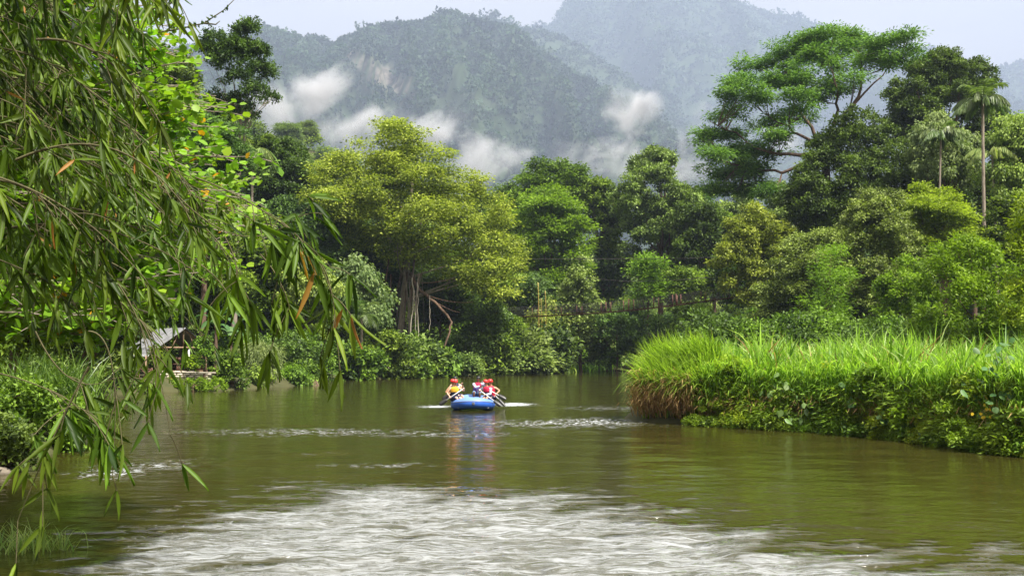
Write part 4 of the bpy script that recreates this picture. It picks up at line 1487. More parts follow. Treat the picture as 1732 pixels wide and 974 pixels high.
# ------------------------------------------------------------------ grass
def blades(P0, H, lean, bend, width, r, seg=5, tint=None):
    """arching blades; P0 (n,3); H length; lean (n,2) unit; bend 0..1.5"""
    n = len(P0)
    t = np.linspace(0, 1, seg)
    ang = bend[:, None] * t[None] ** 1.4 * 1.5 + .10
    ds = (H / (seg - 1))[:, None]
    up = np.concatenate([np.zeros((n, 1)), np.cumsum(np.cos((ang[:, 1:] + ang[:, :-1]) / 2) * ds, 1)], 1)
    ho = np.concatenate([np.zeros((n, 1)), np.cumsum(np.sin((ang[:, 1:] + ang[:, :-1]) / 2) * ds, 1)], 1)
    C = P0[:, None, :] + np.concatenate([lean[:, None, :] * ho[:, :, None], up[:, :, None]], 2)
    th_ = r.uniform(0, math.pi, n)
    side = np.stack([np.cos(th_), np.sin(th_), np.zeros(n)], 1)
    w = width[:, None] * np.array([.7, 1.0, .9, .6, .06])[None, :seg] / 2
    A = C - side[:, None, :] * w[:, :, None]
    B = C + side[:, None, :] * w[:, :, None]
    V = np.stack([A, B], 2).reshape(-1, 3)
    k = 2 * seg
    f = np.array([[2 * i, 2 * i + 1, 2 * i + 3, 2 * i + 2] for i in range(seg - 1)])
    Fq = (f[None] + (np.arange(n) * k)[:, None, None]).reshape(-1, 4)
    return V, Fq, np.repeat(tint if tint is not None else r.uniform(0, 1, n), k)


def rnd_dir(r, n):
    a = r.uniform(0, 2 * math.pi, n)
    return np.stack([np.cos(a), np.sin(a)], 1)


r = np.random.default_rng(303)
w_h = Waves(301, 14, 1.5, 9)
n = 240000
y = 18 + 48 * r.random(n) ** 1.3
x = r.uniform(3.0, .74 * y + 3)
sd = sdf_poly(x, y, river)
ok = (sd > .25) & (r.random(n) < np.where(sd < 9, 1, .35))
x, y, sd = x[ok], y[ok], sd[ok]
x, y, sd = x[:50000], y[:50000], sd[:50000]
z = ground_h(x, y)
n = len(x)
H = (1.24 + .30 * w_h.value(x, y) + .22 * w_h.value(x * 3, y * 3)) * r.uniform(.55, 1.15, n) * sst(0, 2.0, sd + .8)
H *= np.interp(866 + F * x / y, [1060, 1120, 1500, 1732], [1.05, .95, 1.0, 1.0])
ti = np.clip(r.normal(.5, .27, n) + .2 * w_h.value(y, x), 0, 1)
V, Fq, tt = blades(np.stack([x, y, z - .05], 1), H, rnd_dir(r, n), np.abs(r.normal(.5, .4, n)), r.uniform(.04, .105, n) * (1 + (y > 45) * .4), r, tint=ti)
tag(link('tall_grass', mesh_data('tall_grass', V, Fq, M['grass'], tt)), 'tall bright green cane grass covering the right bank', 'grass', kind='stuff')
k = r.permutation(n)[:2600]
V, Fq, tt = blades(np.stack([x[k], y[k], z[k]], 1), H[k] * 1.05, rnd_dir(r, len(k)), np.abs(r.normal(.7, .5, len(k))), r.uniform(.03, .07, len(k)), r)
tag(link('dead_grass', mesh_data('dead_grass', V, Fq, M['straw'], tt)), 'dead straw-coloured stems scattered through the right bank grass', 'grass', kind='stuff')
# pale arching blades among them
k = r.permutation(n)[:9000]
V, Fq, tt = blades(np.stack([x[k], y[k], z[k]], 1), H[k] * 1.12 + .1, rnd_dir(r, len(k)), np.abs(r.normal(.8, .3, len(k))), r.uniform(.04, .08, len(k)), r)
tag(link('tall_grass', mesh_data('tall_grass', V, Fq, M['grass_pale'], tt)), 'pale arching blades mixed through the right bank grass', 'grass', kind='stuff')


def edge_pts(px0, px1, n, inset, r):
    """points on the right bank's water edge between two picture columns"""
    pts_ = [(x_, y_) for x_, y_ in river if y_ > 20 and 4 < x_ < 16 and y_ < 39.5]
    pts_ = sorted(pts_, key=lambda p: 866 + F * p[0] / p[1])
    A = np.array(pts_)
    pxs = 866 + F * A[:, 0] / A[:, 1]
    q = r.uniform(px0, px1, n)
    ex, ey = np.interp(q, pxs, A[:, 0]), np.interp(q, pxs, A[:, 1])
    ins = r.uniform(inset[0], inset[1], n)
    return ex + .35 * ins, ey + .9 * ins


# cane tuft at the tip of the bank, arching out, and its dry skirt
ex, ey = edge_pts(1075, 1190, 3600, (.0, 2.6), r)
ex += .25
ez = np.maximum(ground_h(ex, ey), .5)
out_ = nz(np.stack([-.8 + r.normal(0, .6, len(ex)), -.7 + r.normal(0, .6, len(ex))], 1))
V, Fq, tt = blades(np.stack([ex, ey, ez], 1), r.uniform(1.3, 2.3, len(ex)), out_, np.abs(r.normal(.95, .45, len(ex))), r.uniform(.035, .075, len(ex)), r)
g1 = thing('cane_grass_tuft', 'arching cane grass tuft with dry straw skirt at the tip of the right bank', 'grass tuft', (4.9, 37.5, .8))
link('blades', mesh_data('blades', V - np.array([4.9, 37.5, .8]), Fq, M['grass'], tt), g1)
ex, ey = edge_pts(1068, 1175, 1500, (-.15, .5), r)
hgt = np.clip(r.normal(.7, .33, len(ex)), .15, 1.5)
out_ = nz(np.stack([-.5 + r.normal(0, .5, len(ex)), -1 + r.normal(0, .3, len(ex))], 1))
V, Fq, tt = blades(np.stack([ex, ey, hgt], 1), r.uniform(.35, 1.3, len(ex)), out_, r.uniform(1.2, 2.1, len(ex)), r.uniform(.02, .04, len(ex)), r)
V[:, 2] = np.maximum(V[:, 2], .01)
link('dry_skirt', mesh_data('dry_skirt', V - np.array([4.9, 37.5, .8]), Fq, M['straw'], tt), g1)
# drooping dry and green grass all along the foot of the bank
for mt, nn_, hr, lab in (('straw', 2000, (.1, .55), 'dry brown grass hanging over the foot of the right bank'), ('grass', 5200, (.35, 1.7), 'green grass drooping over the face of the right bank')):
    ex, ey = edge_pts(1180, 1760, nn_, (-.05, .5), r)
    hgt = r.uniform(*hr, len(ex))
    out_ = nz(np.stack([-.3 + r.normal(0, .6, len(ex)), -1 + r.normal(0, .3, len(ex))], 1))
    V, Fq, tt = blades(np.stack([ex, ey, hgt], 1), r.uniform(.4, 1.3, len(ex)), out_, r.uniform(.6, 1.9, len(ex)), r.uniform(.025, .06, len(ex)), r)
    V[:, 2] = np.maximum(V[:, 2], .005)
    tag(link('bank_grass', mesh_data('bank_grass', V, Fq, M[mt], tt)), lab, 'grass', kind='stuff')

# leafy shrubs that clothe the face of the right bank
ub2 = [(unit_bush(300 + i, a, b, c, asp), w) for i, (a, b, c, w, asp) in enumerate([
    ('leaf_bright', 'broad', .20, 'small-leaved bright green', .6), ('leaf_lime', 'broad', .26, 'broad-leaved light green', .55),
    ('leaf_lime', 'broad', .20, 'lime green', .5), ('leaf_bright', 'layer', .38, 'fern-leaved', .2), ('leaf_mid', 'broad', .28, 'dark green', .6)])]
for i in range(110):
    q = 1170 + 640 * (i + r.uniform(0, .9)) / 110
    ex, ey = edge_pts(q, q + .1, 1, (-.15, .5), r)
    ki = int(r.choice([0, 1, 2, 0, 3, 4, 0, 2]))
    (c, st), w = ub2[ki]
    s = r.uniform(.2, .62)
    zz = r.uniform(-.15, 1.35)
    ex, ey = ex + .2 * zz, ey + .45 * zz
    hi_ = 'high on' if zz > .55 else 'low at'
    third = 'near the cane tuft' if q < 1340 else 'in the middle' if q < 1560 else 'near the yellow flowers'
    o = thing('bank_shrub', w + ' creeper shrub ' + hi_ + ' the right bank ' + third, 'shrub', (ex[0], ey[0], zz), w + ' creepers ' + hi_ + ' the right bank ' + third)
    o.scale = (s * 1.2, s, s)
    o.rotation_euler = (0, 0, r.uniform(0, 6.28))
    link('stem', st, o)
    link('foliage', c, o)

_e = np.array(sorted([p for p in river if p[1] > 20 and 4 < p[0] < 16 and p[1] < 39.5], key=lambda p: p[0] / p[1]))
EPX, EY = 866 + F * _e[:, 0] / _e[:, 1], _e[:, 1]

for i in range(46):
    q = 1185 + 600 * (i + r.uniform(0, .9)) / 46
    ex, ey = edge_pts(q, q + .1, 1, (-.45, -.1), r)
    ki = int(r.choice([0, 1, 4, 4, 3]))
    (c, st), w = ub2[ki]
    s = r.uniform(.22, .42)
    o = thing('bank_shrub', w + ' weeds trailing in the water along the foot of the right bank', 'shrub', (ex[0], ey[0], -.12), w + ' weeds at the foot of the right bank')
    o.scale = (s * 1.3, s, s)
    o.rotation_euler = (0, 0, r.uniform(0, 6.28))
    link('stem', st, o)
    link('foliage', c, o)

# big-leaved herbs
def heart_leaf(c, nrm, up, L, Wd, g, t):
    nrm = nz(np.asarray(nrm, float))
    v = nz(np.asarray(up, float) - nrm * np.dot(up, nrm))
    u = np.cross(v, nrm)
    a = np.linspace(0, 2 * math.pi, 15)[:-1]
    rad = .5 * (1 - .25 * np.cos(a)) * (1 + .28 * np.abs(np.cos(a / 2)) ** 6 * 0)
    rx = np.sin(a) * rad * Wd
    ryy = -np.cos(a) * rad * L + np.where(np.abs(np.sin(a)) < .1, np.where(np.cos(a) > 0, .12 * L, -.0), 0)
    tipk = np.argmin(np.cos(a))
    ryy[tipk] += .2 * L
    ring = c + u * rx[:, None] + v * (-(-ryy))[:, None] * 1.0 - nrm * (.10 * L * (rx / (Wd * .5)) ** 2)[:, None]
    V = np.vstack([c + nrm * .02 * L, ring])
    n_ = 14
    Fq = [[0, 1 + 2 * i, 2 + 2 * i, 1 + (2 * i + 2) % n_] for i in range(7)]
    g.add(V, np.array(Fq), t)


def herb(label, px, py, d, n, L, mat, spread, seed, name='taro_plant', cat='plant'):
    r = np.random.default_rng(seed)
    d = float(np.interp(px, EPX, EY)) - .1 + max(0, (725 - py)) * .0045
    c = P(px, py, d)
    gzz = max(gz(c[0], c[1]), .05)
    t = thing(name, label, cat, (c[0], c[1], gzz))
    n, L = int(n * 1.8), L * .62
    for i in range(n):
        off = r.normal(0, 1, 3) * [spread, spread * .5, spread * .5]
        p = c + off + [0, -.25, 0]
        p[2] = max(p[2], .38)
        g = Geo()
        heart_leaf(p, [r.normal(-.1, .5), -.6, .7 + r.normal(0, .35)], [r.normal(0, .5), -.4, -.8], L * r.uniform(.7, 1.2), L * r.uniform(.65, .9), g, r.uniform(.2, .95))
        g.build('leaf', M[mat], t, smooth=True)
    g = Geo()
    for i in range(max(3, n // 2)):
        e = c + r.normal(0, 1, 3) * [spread * .7, spread * .4, spread * .3]
        g.tube(subcurve([c[0], c[1] + .1, gzz - .1], [c[0], c[1], (gzz + e[2]) / 2 + .1], e, 6), .012, 5)
    g.build('stem', M['frond_green'], t, smooth=True)


herb('pale broad-leaved vine leaves high on the bank face', 1335, 655, 33.4, 16, .34, 'pale_leaf', .55, 1, 'squash_vine', 'vine')
herb('large whitish gourd leaves touching the waterline', 1365, 705, 32.0, 15, .38, 'pale_leaf', .5, 2, 'squash_vine', 'vine')
herb('single group of pale squash leaves in the middle of the bank', 1410, 675, 31.8, 7, .33, 'pale_leaf', .35, 3, 'squash_vine', 'vine')
herb('taro plant with blue-green arrow leaves near the bank middle', 1460, 650, 31.3, 9, .42, 'taro_leaf', .45, 4)
herb('taro plant drooping leaves down to the water', 1500, 705, 30.0, 9, .34, 'taro_leaf', .4, 5)
herb('taro plant in the grass above the yellow flowers', 1660, 655, 27.5, 9, .36, 'taro_leaf', .5, 6)
herb('taro plant with bluish leaves beside the picture edge', 1712, 668, 26.6, 8, .34, 'taro_leaf', .35, 7)
herb('dark heart-leaved vine beneath the ferny creepers', 1530, 675, 30.2, 12, .24, 'frond_green', .5, 8, 'heart_leaf_vine', 'vine')
herb('taro leaves standing above the grass beside the picture edge', 1705, 605, 33, 8, .3, 'taro_leaf', .5, 9)

# yellow flowering herb
fl = thing('flowering_herb', 'herb with small yellow daisy flowers at the right water edge', 'plant', (12.4, 26.2, .5))
r = np.random.default_rng(17)
lob = np.array([[12.4 + r.normal(0, .45), 25.9 + r.normal(0, .2), .75 + r.normal(0, .3), r.uniform(.22, .36)] for _ in range(13)])
V, Fq, tt = crown_geo(lob, .10, .05, 1.1, 'broad', r=r, zlow=-.9)
link('foliage', mesh_data('foliage', V - [12.4, 26.2, .5], Fq, M['leaf_bright'], tt), fl)
for i in range(24):
    c = np.array([12.25 + r.normal(0, .38), 25.45 + r.normal(0, .12), .95 + r.normal(0, .28)])
    g = Geo()
    for k in range(7):
        a = k / 7 * 2 * math.pi
        V, Fq, tt = leaves(c[None], np.array([[math.cos(a), -.25, math.sin(a)]]), np.array([[0, -1, .3]]), .05, .035, DIAMOND)
        g.add(V, Fq, tt)
    g.build('flower', M['flower'], fl)

# left bank tuft, little tuft, rock, mud point
def tuft(label, px, py, d, n, H, spread, mat, wid, seed, zmin=0.0, bend=.8):
    r = np.random.default_rng(seed)
    c = P(px, py, d)
    z0 = max(gz(c[0], c[1]), zmin)
    t = thing('grass_tuft', label, 'grass tuft', (c[0], c[1], z0))
    p = np.stack([r.normal(0, spread, n), r.normal(0, spread * .6, n), np.full(n, -.05)], 1)
    V, Fq, tt = blades(p, r.uniform(.5, 1, n) * H, rnd_dir(r, n), np.abs(r.normal(bend, .35, n)), r.uniform(.6, 1.2, n) * wid, r)
    link('blades', mesh_data('blades', V, Fq, M[mat], tt), t)


tuft('tall dark cane tuft on the left bank', 70, 690, 27.5, 900, 2.3, .8, 'frond_green', .04, 21)
tuft('arching cane tuft hanging over the left bank edge', 125, 720, 29.5, 500, 1.7, .5, 'frond_green', .04, 22)
tuft('little pale grass tuft growing from the shallows', 40, 925, 12.9, 150, .62, .28, 'grass_pale', .016, 23, -.05, 1.0)
tuft('wisp of pale grass beside the little tuft', 85, 925, 12.9, 60, .5, .15, 'grass_pale', .014, 24, -.05, .9)
tuft('fresh grass along the far muddy bank', 985, 628, 133, 260, 1.6, 1.6, 'grass', .09, 25)
tuft('grass on the low bank past the small tree', 930, 630, 128, 260, 1.6, 1.4, 'grass', .09, 26)


def rock(label, px, py, d, s, seed, mat='rock', name='rock'):
    r = np.random.default_rng(seed)
    c = P(px, py, d)
    n_, k_ = 18, 11
    th_, ph_ = np.linspace(0, math.pi, k_), np.linspace(0, 2 * math.pi, n_, endpoint=False)
    V = np.array([[math.sin(t) * math.cos(p), math.sin(t) * math.sin(p), math.cos(t)] for t in th_ for p in ph_])
    kk = r.normal(0, 2, (4, 3))
    V = V * (1 + .13 * sum(np.cos(V @ kk[i] + i) for i in range(4)))[:, None] * np.array(s)
    Fq = np.array([[i * n_ + j, (i + 1) * n_ + j, (i + 1) * n_ + (j + 1) % n_, i * n_ + (j + 1) % n_] for i in range(k_ - 1) for j in range(n_)])
    o = link(name, mesh_data(name, V, Fq, M[mat], smooth=True), loc=(c[0], c[1], max(0, c[2] - s[2] * .5)))
    tag(o, label, name.replace('_', ' '))


rock('brown rock at the water edge on the far left', -8, 800, 20.9, (.32, .3, .16), 1)
rock('orange earth lump at the point past the feathery shrub', 524, 650, 78, (.7, .8, .45), 2, 'mud', 'earth_bank')
rock('bare reddish earth at the end of the far bank', 1052, 620, 160, (2.6, 2, 1.0), 3, 'mud', 'earth_bank')
rock('pale earth strip under the low far bushes', 1010, 626, 140, (3.5, 2, .5), 4, 'mud', 'earth_bank')

# floating stick by the olive shrub
g = Geo()
g.tube(subcurve(P(608, 622, 96), P(635, 620, 96), P(658, 622, 96), 8), .06, 6)
g.tube(subcurve(P(629, 621, 96), P(629, 632, 96), P(629, 640, 96), 5), .07, 6)
tag(g.build('driftwood', M['bark_pale'], smooth=True), 'thin pale stick held on a stake over the water', 'stick')

# ------------------------------------------------------------------ footbridge
A0, A1 = np.array(P(800, 536, 124)), np.array(P(1285, 497, 103))
deck_px = [(800, 537, 124), (860, 537, 121.5), (930, 534, 118.5), (1000, 530.5, 115.5), (1080, 524, 112), (1160, 514.5, 108.5), (1230, 505, 105.5), (1290, 496, 103)]
dp = np.array([P(*q) for q in deck_px])
t_ = np.linspace(0, len(dp) - 1, 60)
dk = np.stack([np.interp(t_, np.arange(len(dp)), dp[:, i]) for i in range(3)], 1)
br = thing('footbridge', 'narrow hanging footbridge with rusty posts crossing under the central trees', 'bridge', tuple(dk[0]))
sidev = nz(np.cross(nz(dk[-1] - dk[0]), [0, 0, 1.0]))
g = Geo()
for s in (-.55, .55):
    g.tube(dk + sidev * s, .03, 5)
g.build('bearing_cable', M['rust_metal'], br)
g = Geo()
for i in range(len(dk) - 1):
    for f in (.15, .5, .85):
        c = dk[i] * (1 - f) + dk[i + 1] * f
        g.beam(c - sidev * .62 + [0, 0, .06], c + sidev * .62 + [0, 0, .05], .2, .03)
g.build('deck', M['wood_red'], br)


def at_px(px):
    pxs = 866 + F * dk[:, 0] / dk[:, 1]
    return np.array([np.interp(px, pxs, dk[:, i]) for i in range(3)])


for (px, h) in ((1021, 1.15), (1029, 1.2), (1059, 1.15), (1068, 1.3), (1110, 1.15), (1142, 1.15), (1148, 1.2), (980, 1.0), (945, 1.0), (905, 1.0), (1190, 1.1), (1230, 1.1)):
    for s in (-.6, .6):
        c = at_px(px) + sidev * s
        g = Geo()
        g.beam(c, c + [0, 0, h], .11 if 1000 < px < 1160 else .06, .09)
        g.build('post', M['wood_red'], br)
for hgt in (.35, .62, .9, 1.15):
    for s in (-.6, .6):
        g = Geo()
        g.tube(dk + sidev * s + [0, 0, hgt], .016, 4)
        g.build('rail_wire', M['cable'], br)
g = Geo()
q = np.array([P(a, b, d) for a, b, d in ((600, 425, 122), (760, 434, 118), (900, 438, 114), (1040, 438, 110), (1160, 437, 106), (1330, 430, 100))])
g.tube(q, .03, 5)
tag(g.build('overhead_cable', M['cable']), 'thin overhead cable strung high above the footbridge', 'cable')
g = Geo()
q = np.array([P(a, b, d) for a, b, d in ((990, 470, 114), (1060, 476, 112), (1140, 474, 108), (1250, 466, 104))])
g.tube(q, .03, 5)
tag(g.build('overhead_cable', M['cable']), 'lower slack cable just above the bridge railing', 'cable')
for i, (px, t0, b0, rr_) in enumerate(((910, 478, 580, .05), (915, 505, 575, .035), (922, 492, 560, .042))):
    g = Geo()
    g.tube(subcurve(P(px + 1, b0, 126), P(px + 2, (t0 + b0) / 2, 126), P(px, t0, 126), 12), rr_, 7)
    tag(g.build('bamboo_pole', M['culm_yellow'], smooth=True), ('tallest bare yellow bamboo pole by the bridge', 'shortest thin yellow bamboo pole by the bridge', 'right-hand yellow bamboo pole of the three by the bridge')[i], 'bamboo pole')

# ------------------------------------------------------------------ hut
hx, hd = P(311, 556, 68)[0], 68.0
hz = gz(hx, hd)
hut = thing('hut', 'open wooden hut with a grey corrugated gable roof behind the sandbag wall', 'hut', (hx, hd, hz))
hut_o = np.array(hut.location)
ridge = np.array([-.75, .66, 0])
eav = np.array([-.66, -.75, 0])
apex = P(311, 555.5, 68)
RL, HW, DR = 3.2, 1.9, 1.25
eave_z = -DR
def roof_panel(sgn):
    """corrugated sheet, ridge at apex, falling along sgn*eav"""
    nu, nv = 66, 6
    V = []
    for i in range(nu):
        u = i / (nu - 1) * (RL + .5) - .25
        wv = .028 * math.sin(u * 2 * math.pi / .19)
        for j in range(nv):
            v = j / (nv - 1) * (HW + .3)
            V.append(apex + ridge * u + sgn * eav * v + np.array([0, 0, -DR * v / HW + wv + .05]))
    V = np.array(V)
    th = np.array([0, 0, -.03])
    N_ = len(V)
    idx_ = [[i * nv + j, (i + 1) * nv + j, (i + 1) * nv + j + 1, i * nv + j + 1] for i in range(nu - 1) for j in range(nv - 1)]
    F2 = [[a + N_ for a in reversed(q_)] for q_ in idx_]
    g = Geo()
    g.add(np.vstack([V, V + th]), np.array(idx_ + F2))
    return g
for sg in (1, -1):
    roof_panel(sg).build('roof', M['roof_tin'], hut, smooth=True)
g = Geo()
for e in (0, RL):
    b_ = apex + ridge * e
    l_, r_ = b_ + eav * HW + [0, 0, -DR - .05], b_ - eav * HW + [0, 0, -DR - .05]
    g.beam(l_, r_, .1, .12)
    g.beam(b_ + [0, 0, -.08], l_, .08, .1)
    g.beam(b_ + [0, 0, -.08], r_, .08, .1)
    g.beam(b_ + [0, 0, -DR - .05], b_ + [0, 0, -.1], .08, .08)
    for s in (.45, -.45):
        g.beam(b_ + eav * HW * s + [0, 0, -DR - .05], b_ + eav * HW * s * .5 + [0, 0, -DR * .3], .06, .06)
g.build('truss', M['wood_old'], hut)
for (u, v) in ((0.05, 1), (0.05, -1), (RL - .1, 1), (RL - .1, -1), (0.05, -.25), (RL * .5, 1)):
    c = apex + ridge * u + eav * HW * .93 * v
    g = Geo()
    g.tube(np.array([[c[0], c[1], hz - .2], [c[0], c[1], apex[2] - DR - .02]]), .07, 8)
    g.build('post', M['post_grey' if v != -1 else 'wood_old'], hut, smooth=True)
g = Geo()
fc = apex + ridge * RL / 2
R_ = np.stack([ridge, -eav, [0, 0, 1.0]], 1)
g.box((fc[0], fc[1], hz + .35), (RL, HW * 2, .12), R_)
g.build('floor', M['wood_old'], hut)
g = Geo()
g.box((fc[0] - eav[0] * 1.6, fc[1] - eav[1] * 1.6, hz + 1.1), (RL, .06, 1.4), R_)
g.build('back_wall', M['wood_red'], hut)
g = Geo()
bc = apex + ridge * .7 + eav * .2
g.box((bc[0], bc[1], hz + .85), (1.2, .4, .07), R_)
g.box((bc[0], bc[1] + .1, hz + 1.2), (1.2, .06, .22), R_)
for s in (-.5, .5):
    g.box((bc[0] + ridge[0] * s, bc[1] + ridge[1] * s, hz + .6), (.07, .35, .5), R_)
g.build('bench', M['wood_red'], hut)
# second low roof further left
g = Geo()
for i in range(40):
    u0 = P(204, 596, 66) + np.array([i * .052, i * .01, 0])
    g.box(u0 + [0, 0, .02 * (i % 2)], (.055, 1.6, .025), np.array([[1, 0, 0], [0, .93, -.36], [0, .36, .93]]))
sh = thing('lean_to', 'small pale tin lean-to roof in the shade behind the rail platform', 'shelter', (P(204, 596, 66)[0], 66, gz(P(204, 596, 66)[0], 66)))
g.build('roof', M['roof_tin'], sh)
for dx in (.1, 1.9):
    for dyy in (-.6, .6):
        q = P(204, 596, 66) + [dx, dyy, 0]
        g = Geo()
        g.tube(np.array([[q[0], q[1], gz(q[0], q[1]) - .2], [q[0], q[1], q[2] + .35 * dyy]]), .05, 6)
        g.build('post', M['wood_old'], sh)

# sandbags
def sack_mesh():
    n_, k_ = 16, 9
    V = []
    for i in range(k_):
        v = -1 + 2 * i / (k_ - 1)
        for j in range(n_):
            a = 2 * math.pi * j / n_
            c_, s_ = math.cos(a), math.sin(a)
            w = (1 - abs(v) ** 3.5) ** .5 if abs(v) < 1 else 0.0
            w = max(w, .12)
            V.append([v * .31, np.sign(c_) * abs(c_) ** .7 * .19 * w, np.sign(s_) * abs(s_) ** .8 * .085 * w + .01 * math.sin(v * 9 + j)])
    Fq = [[i * n_ + j, (i + 1) * n_ + j, (i + 1) * n_ + (j + 1) % n_, i * n_ + (j + 1) % n_] for i in range(k_ - 1) for j in range(n_)]
    Fq += [[0, j, j + 1, j + 2] for j in range(1, n_ - 2, 2)]
    Fq += [[(k_ - 1) * n_, (k_ - 1) * n_ + j + 2, (k_ - 1) * n_ + j + 1, (k_ - 1) * n_ + j] for j in range(1, n_ - 2, 2)]
    return mesh_data('sandbag', V, Fq, M['sack'], smooth=True)


sm_ = sack_mesh()
r = np.random.default_rng(3)
s0, s1 = P(262, 646, 66.2), P(350, 645, 67.2)
base_z = max(gz(s0[0], s0[1]), .55)
z_lo = P(300, 647, 66.5)[2]
for row in range(5):
    nb_ = 8 if row < 4 else 6
    for i in range(nb_):
        f = (i + .5 * (row % 2) * .9) / 7.4
        c = s0 * (1 - f) + s1 * f
        zz = z_lo + .07 + row * .155
        o = tag(link('sandbag', sm_, loc=(c[0], c[1] + row * .03, zz)),
                ('cream sandbag in the top row of the low wall' if row == 4 else 'cream sandbag in the lower rows of the low wall'), 'sandbag', 'top row sandbags' if row == 4 else 'lower row sandbags')
        o.rotation_euler = (r.normal(0, .06), r.normal(0, .04), r.normal(.12, .08))
        o.scale = (.78, 1, 1)
g = Geo()
g.tube(subcurve(P(258, 628.5, 65.9), P(310, 629.5, 65.9), P(365, 630.5, 65.9), 10), .045, 7)
tag(g.build('bamboo_rail', M['bark_pale'], smooth=True), 'long horizontal bamboo pole lying along the sandbag wall', 'pole')
# rail platform
fx, fd = P(233, 644, 65)[0], 65.0
pf = thing('rail_platform', 'small wooden platform with crossed branch railing over the water', 'platform', (fx, fd, .3))
g = Geo()
a, b = P(208, 644, 65.2), P(258, 643, 65)
for i in range(12):
    o_ = np.array([0, i * .12, 0])
    g.beam(a + o_, b + o_, .1, .05)
g.build('deck', M['wood_old'], pf)
for (px, t0, b0) in ((257, 622, 680), (235, 624, 664), (212, 624, 664)):
    g = Geo()
    g.tube(np.array([P(px, b0, 65), P(px, t0, 65)]), .055, 7)
    g.build('post', M['wood_red'], pf)
g = Geo()
for (q0, q1) in (((211, 627), (223, 643)), ((223, 627), (212, 643)), ((222, 641), (236, 626)), ((236, 641), (224, 626)), ((237, 641), (256, 625)), ((256, 641), (240, 626)), ((210, 625), (257, 624))):
    g.beam(P(*q0, 64.95), P(*q1, 64.95), .07, .07)
g.build('railing', M['wood_red'], pf)
tg = thing('log_seat', 'short upright log standing on the rail platform', 'log', tuple(P(225, 643, 65.5)))
g = Geo()
g.tube(np.array([P(225, 643, 65.5), P(225, 619, 65.5)]), .12, 9)
g.build('log', M['wood_old'], tg, smooth=True)
g = Geo()
g.tube(np.array([P(150, 667, 60), P(260, 667, 63.5)]), .07, 7)
tag(g.build('floating_log', M['bark_brown'], smooth=True), 'dark log lying at the waterline under the platform', 'log')

# ------------------------------------------------------------------ raft and rafters
RC = np.array([(800 - 866) / F * 45.0, 45.0, 0.0])


def ring_path(n, hw, hl):
    a = np.linspace(0, 2 * math.pi, n, endpoint=False)
    c, s = np.cos(a), np.sin(a)
    x = hw * np.sign(c) * np.abs(c) ** .75
    y = hl * np.sign(s) * np.abs(s) ** .85
    z = .21 + .13 * (np.abs(y) / hl) ** 3
    return np.stack([x, y, z], 1)


def closed_tube(pts, rad, n, arc=(0, 2 * math.pi), out_only=False):
    m = len(pts)
    tan = nz(np.roll(pts, -1, 0) - np.roll(pts, 1, 0))
    s = nz(np.cross(tan, [0, 0, 1.0]))
    b = np.cross(s, tan)
    full = abs(arc[1] - arc[0] - 2 * math.pi) < 1e-6
    a = np.linspace(arc[0], arc[1], n, endpoint=not full)
    V = pts[:, None] + (np.cos(a)[None, :, None] * s[:, None] + np.sin(a)[None, :, None] * b[:, None]) * rad
    i = np.arange(m)[:, None]
    j = np.arange(n if full else n - 1)[None, :]
    j2 = (j + 1) % n
    i2 = (i + 1) % m
    Fq = np.stack([i * n + j, i2 * n + j, i2 * n + j2, i * n + j2], -1).reshape(-1, 4)
    return V.reshape(-1, 3), Fq


raft = thing('inflatable_raft', 'blue inflatable raft heading towards the viewer', 'raft', tuple(RC))
raft.rotation_euler = (0, 0, math.radians(3))
rp_ = ring_path(72, .76, 1.75)
V, Fq = closed_tube(rp_, .235, 20)
link('hull_tube', mesh_data('hull_tube', V, Fq, M['raft_blue'], smooth=True), raft)
V, Fq = closed_tube(rp_, .240, 9, (math.radians(28), math.radians(150)))
link('top_panel', mesh_data('top_panel', V, Fq, M['raft_light'], smooth=True), raft)
for a_ in (20, 160):
    V, Fq = closed_tube(rp_, .246, 4, (math.radians(a_), math.radians(a_ + 7)))
    link('rubbing_strip', mesh_data('rubbing_strip', V, Fq, M['raft_dark'], smooth=True), raft)
for yy in (-.55, .35, 1.05):
    g = Geo()
    g.tube(np.array([[-.62, yy, .33], [-.3, yy, .36], [.3, yy, .36], [.62, yy, .33]]), .13, 12)
    me = mesh_data('thwart', np.vstack(g.V), np.vstack(g.F), M['raft_light'], smooth=True)
    link('thwart', me, raft)
g = Geo()
g.box((0, 0, .13), (1.35, 3.2, .05))
link('floor', mesh_data('floor', np.vstack(g.V), np.vstack(g.F), M['raft_floor']), raft)
g = Geo()
g.tube(np.array([[0 + .04 * math.cos(a), -1.99, .33 + .04 * math.sin(a)] for a in np.linspace(0, 6.28, 13)]), .012, 6)
g.box((0, -1.975, .33), (.12, .02, .12))
link('bow_ring', mesh_data('bow_ring', np.vstack(g.V), np.vstack(g.F), M['raft_dark'], smooth=True), raft)
g = Geo()
ln = rp_ + np.array([0, 0, .0])
gr = [rp_[i] * [1.0, 1.0, 1] + [0, 0, .245] for i in range(0, 73 - 1)]
for i in range(0, 72, 6):
    a, b = rp_[i], rp_[(i + 6) % 72]
    oa, ob = a * [1.14, 1.06, 1] + [0, 0, .19], b * [1.14, 1.06, 1] + [0, 0, .19]
    g.tube(subcurve(oa, (oa + ob) / 2 + [0, 0, -.07], ob, 7), .009, 5)
link('grab_line', mesh_data('grab_line', np.vstack(g.V), np.vstack(g.F), M['raft_dark'], smooth=True), raft)


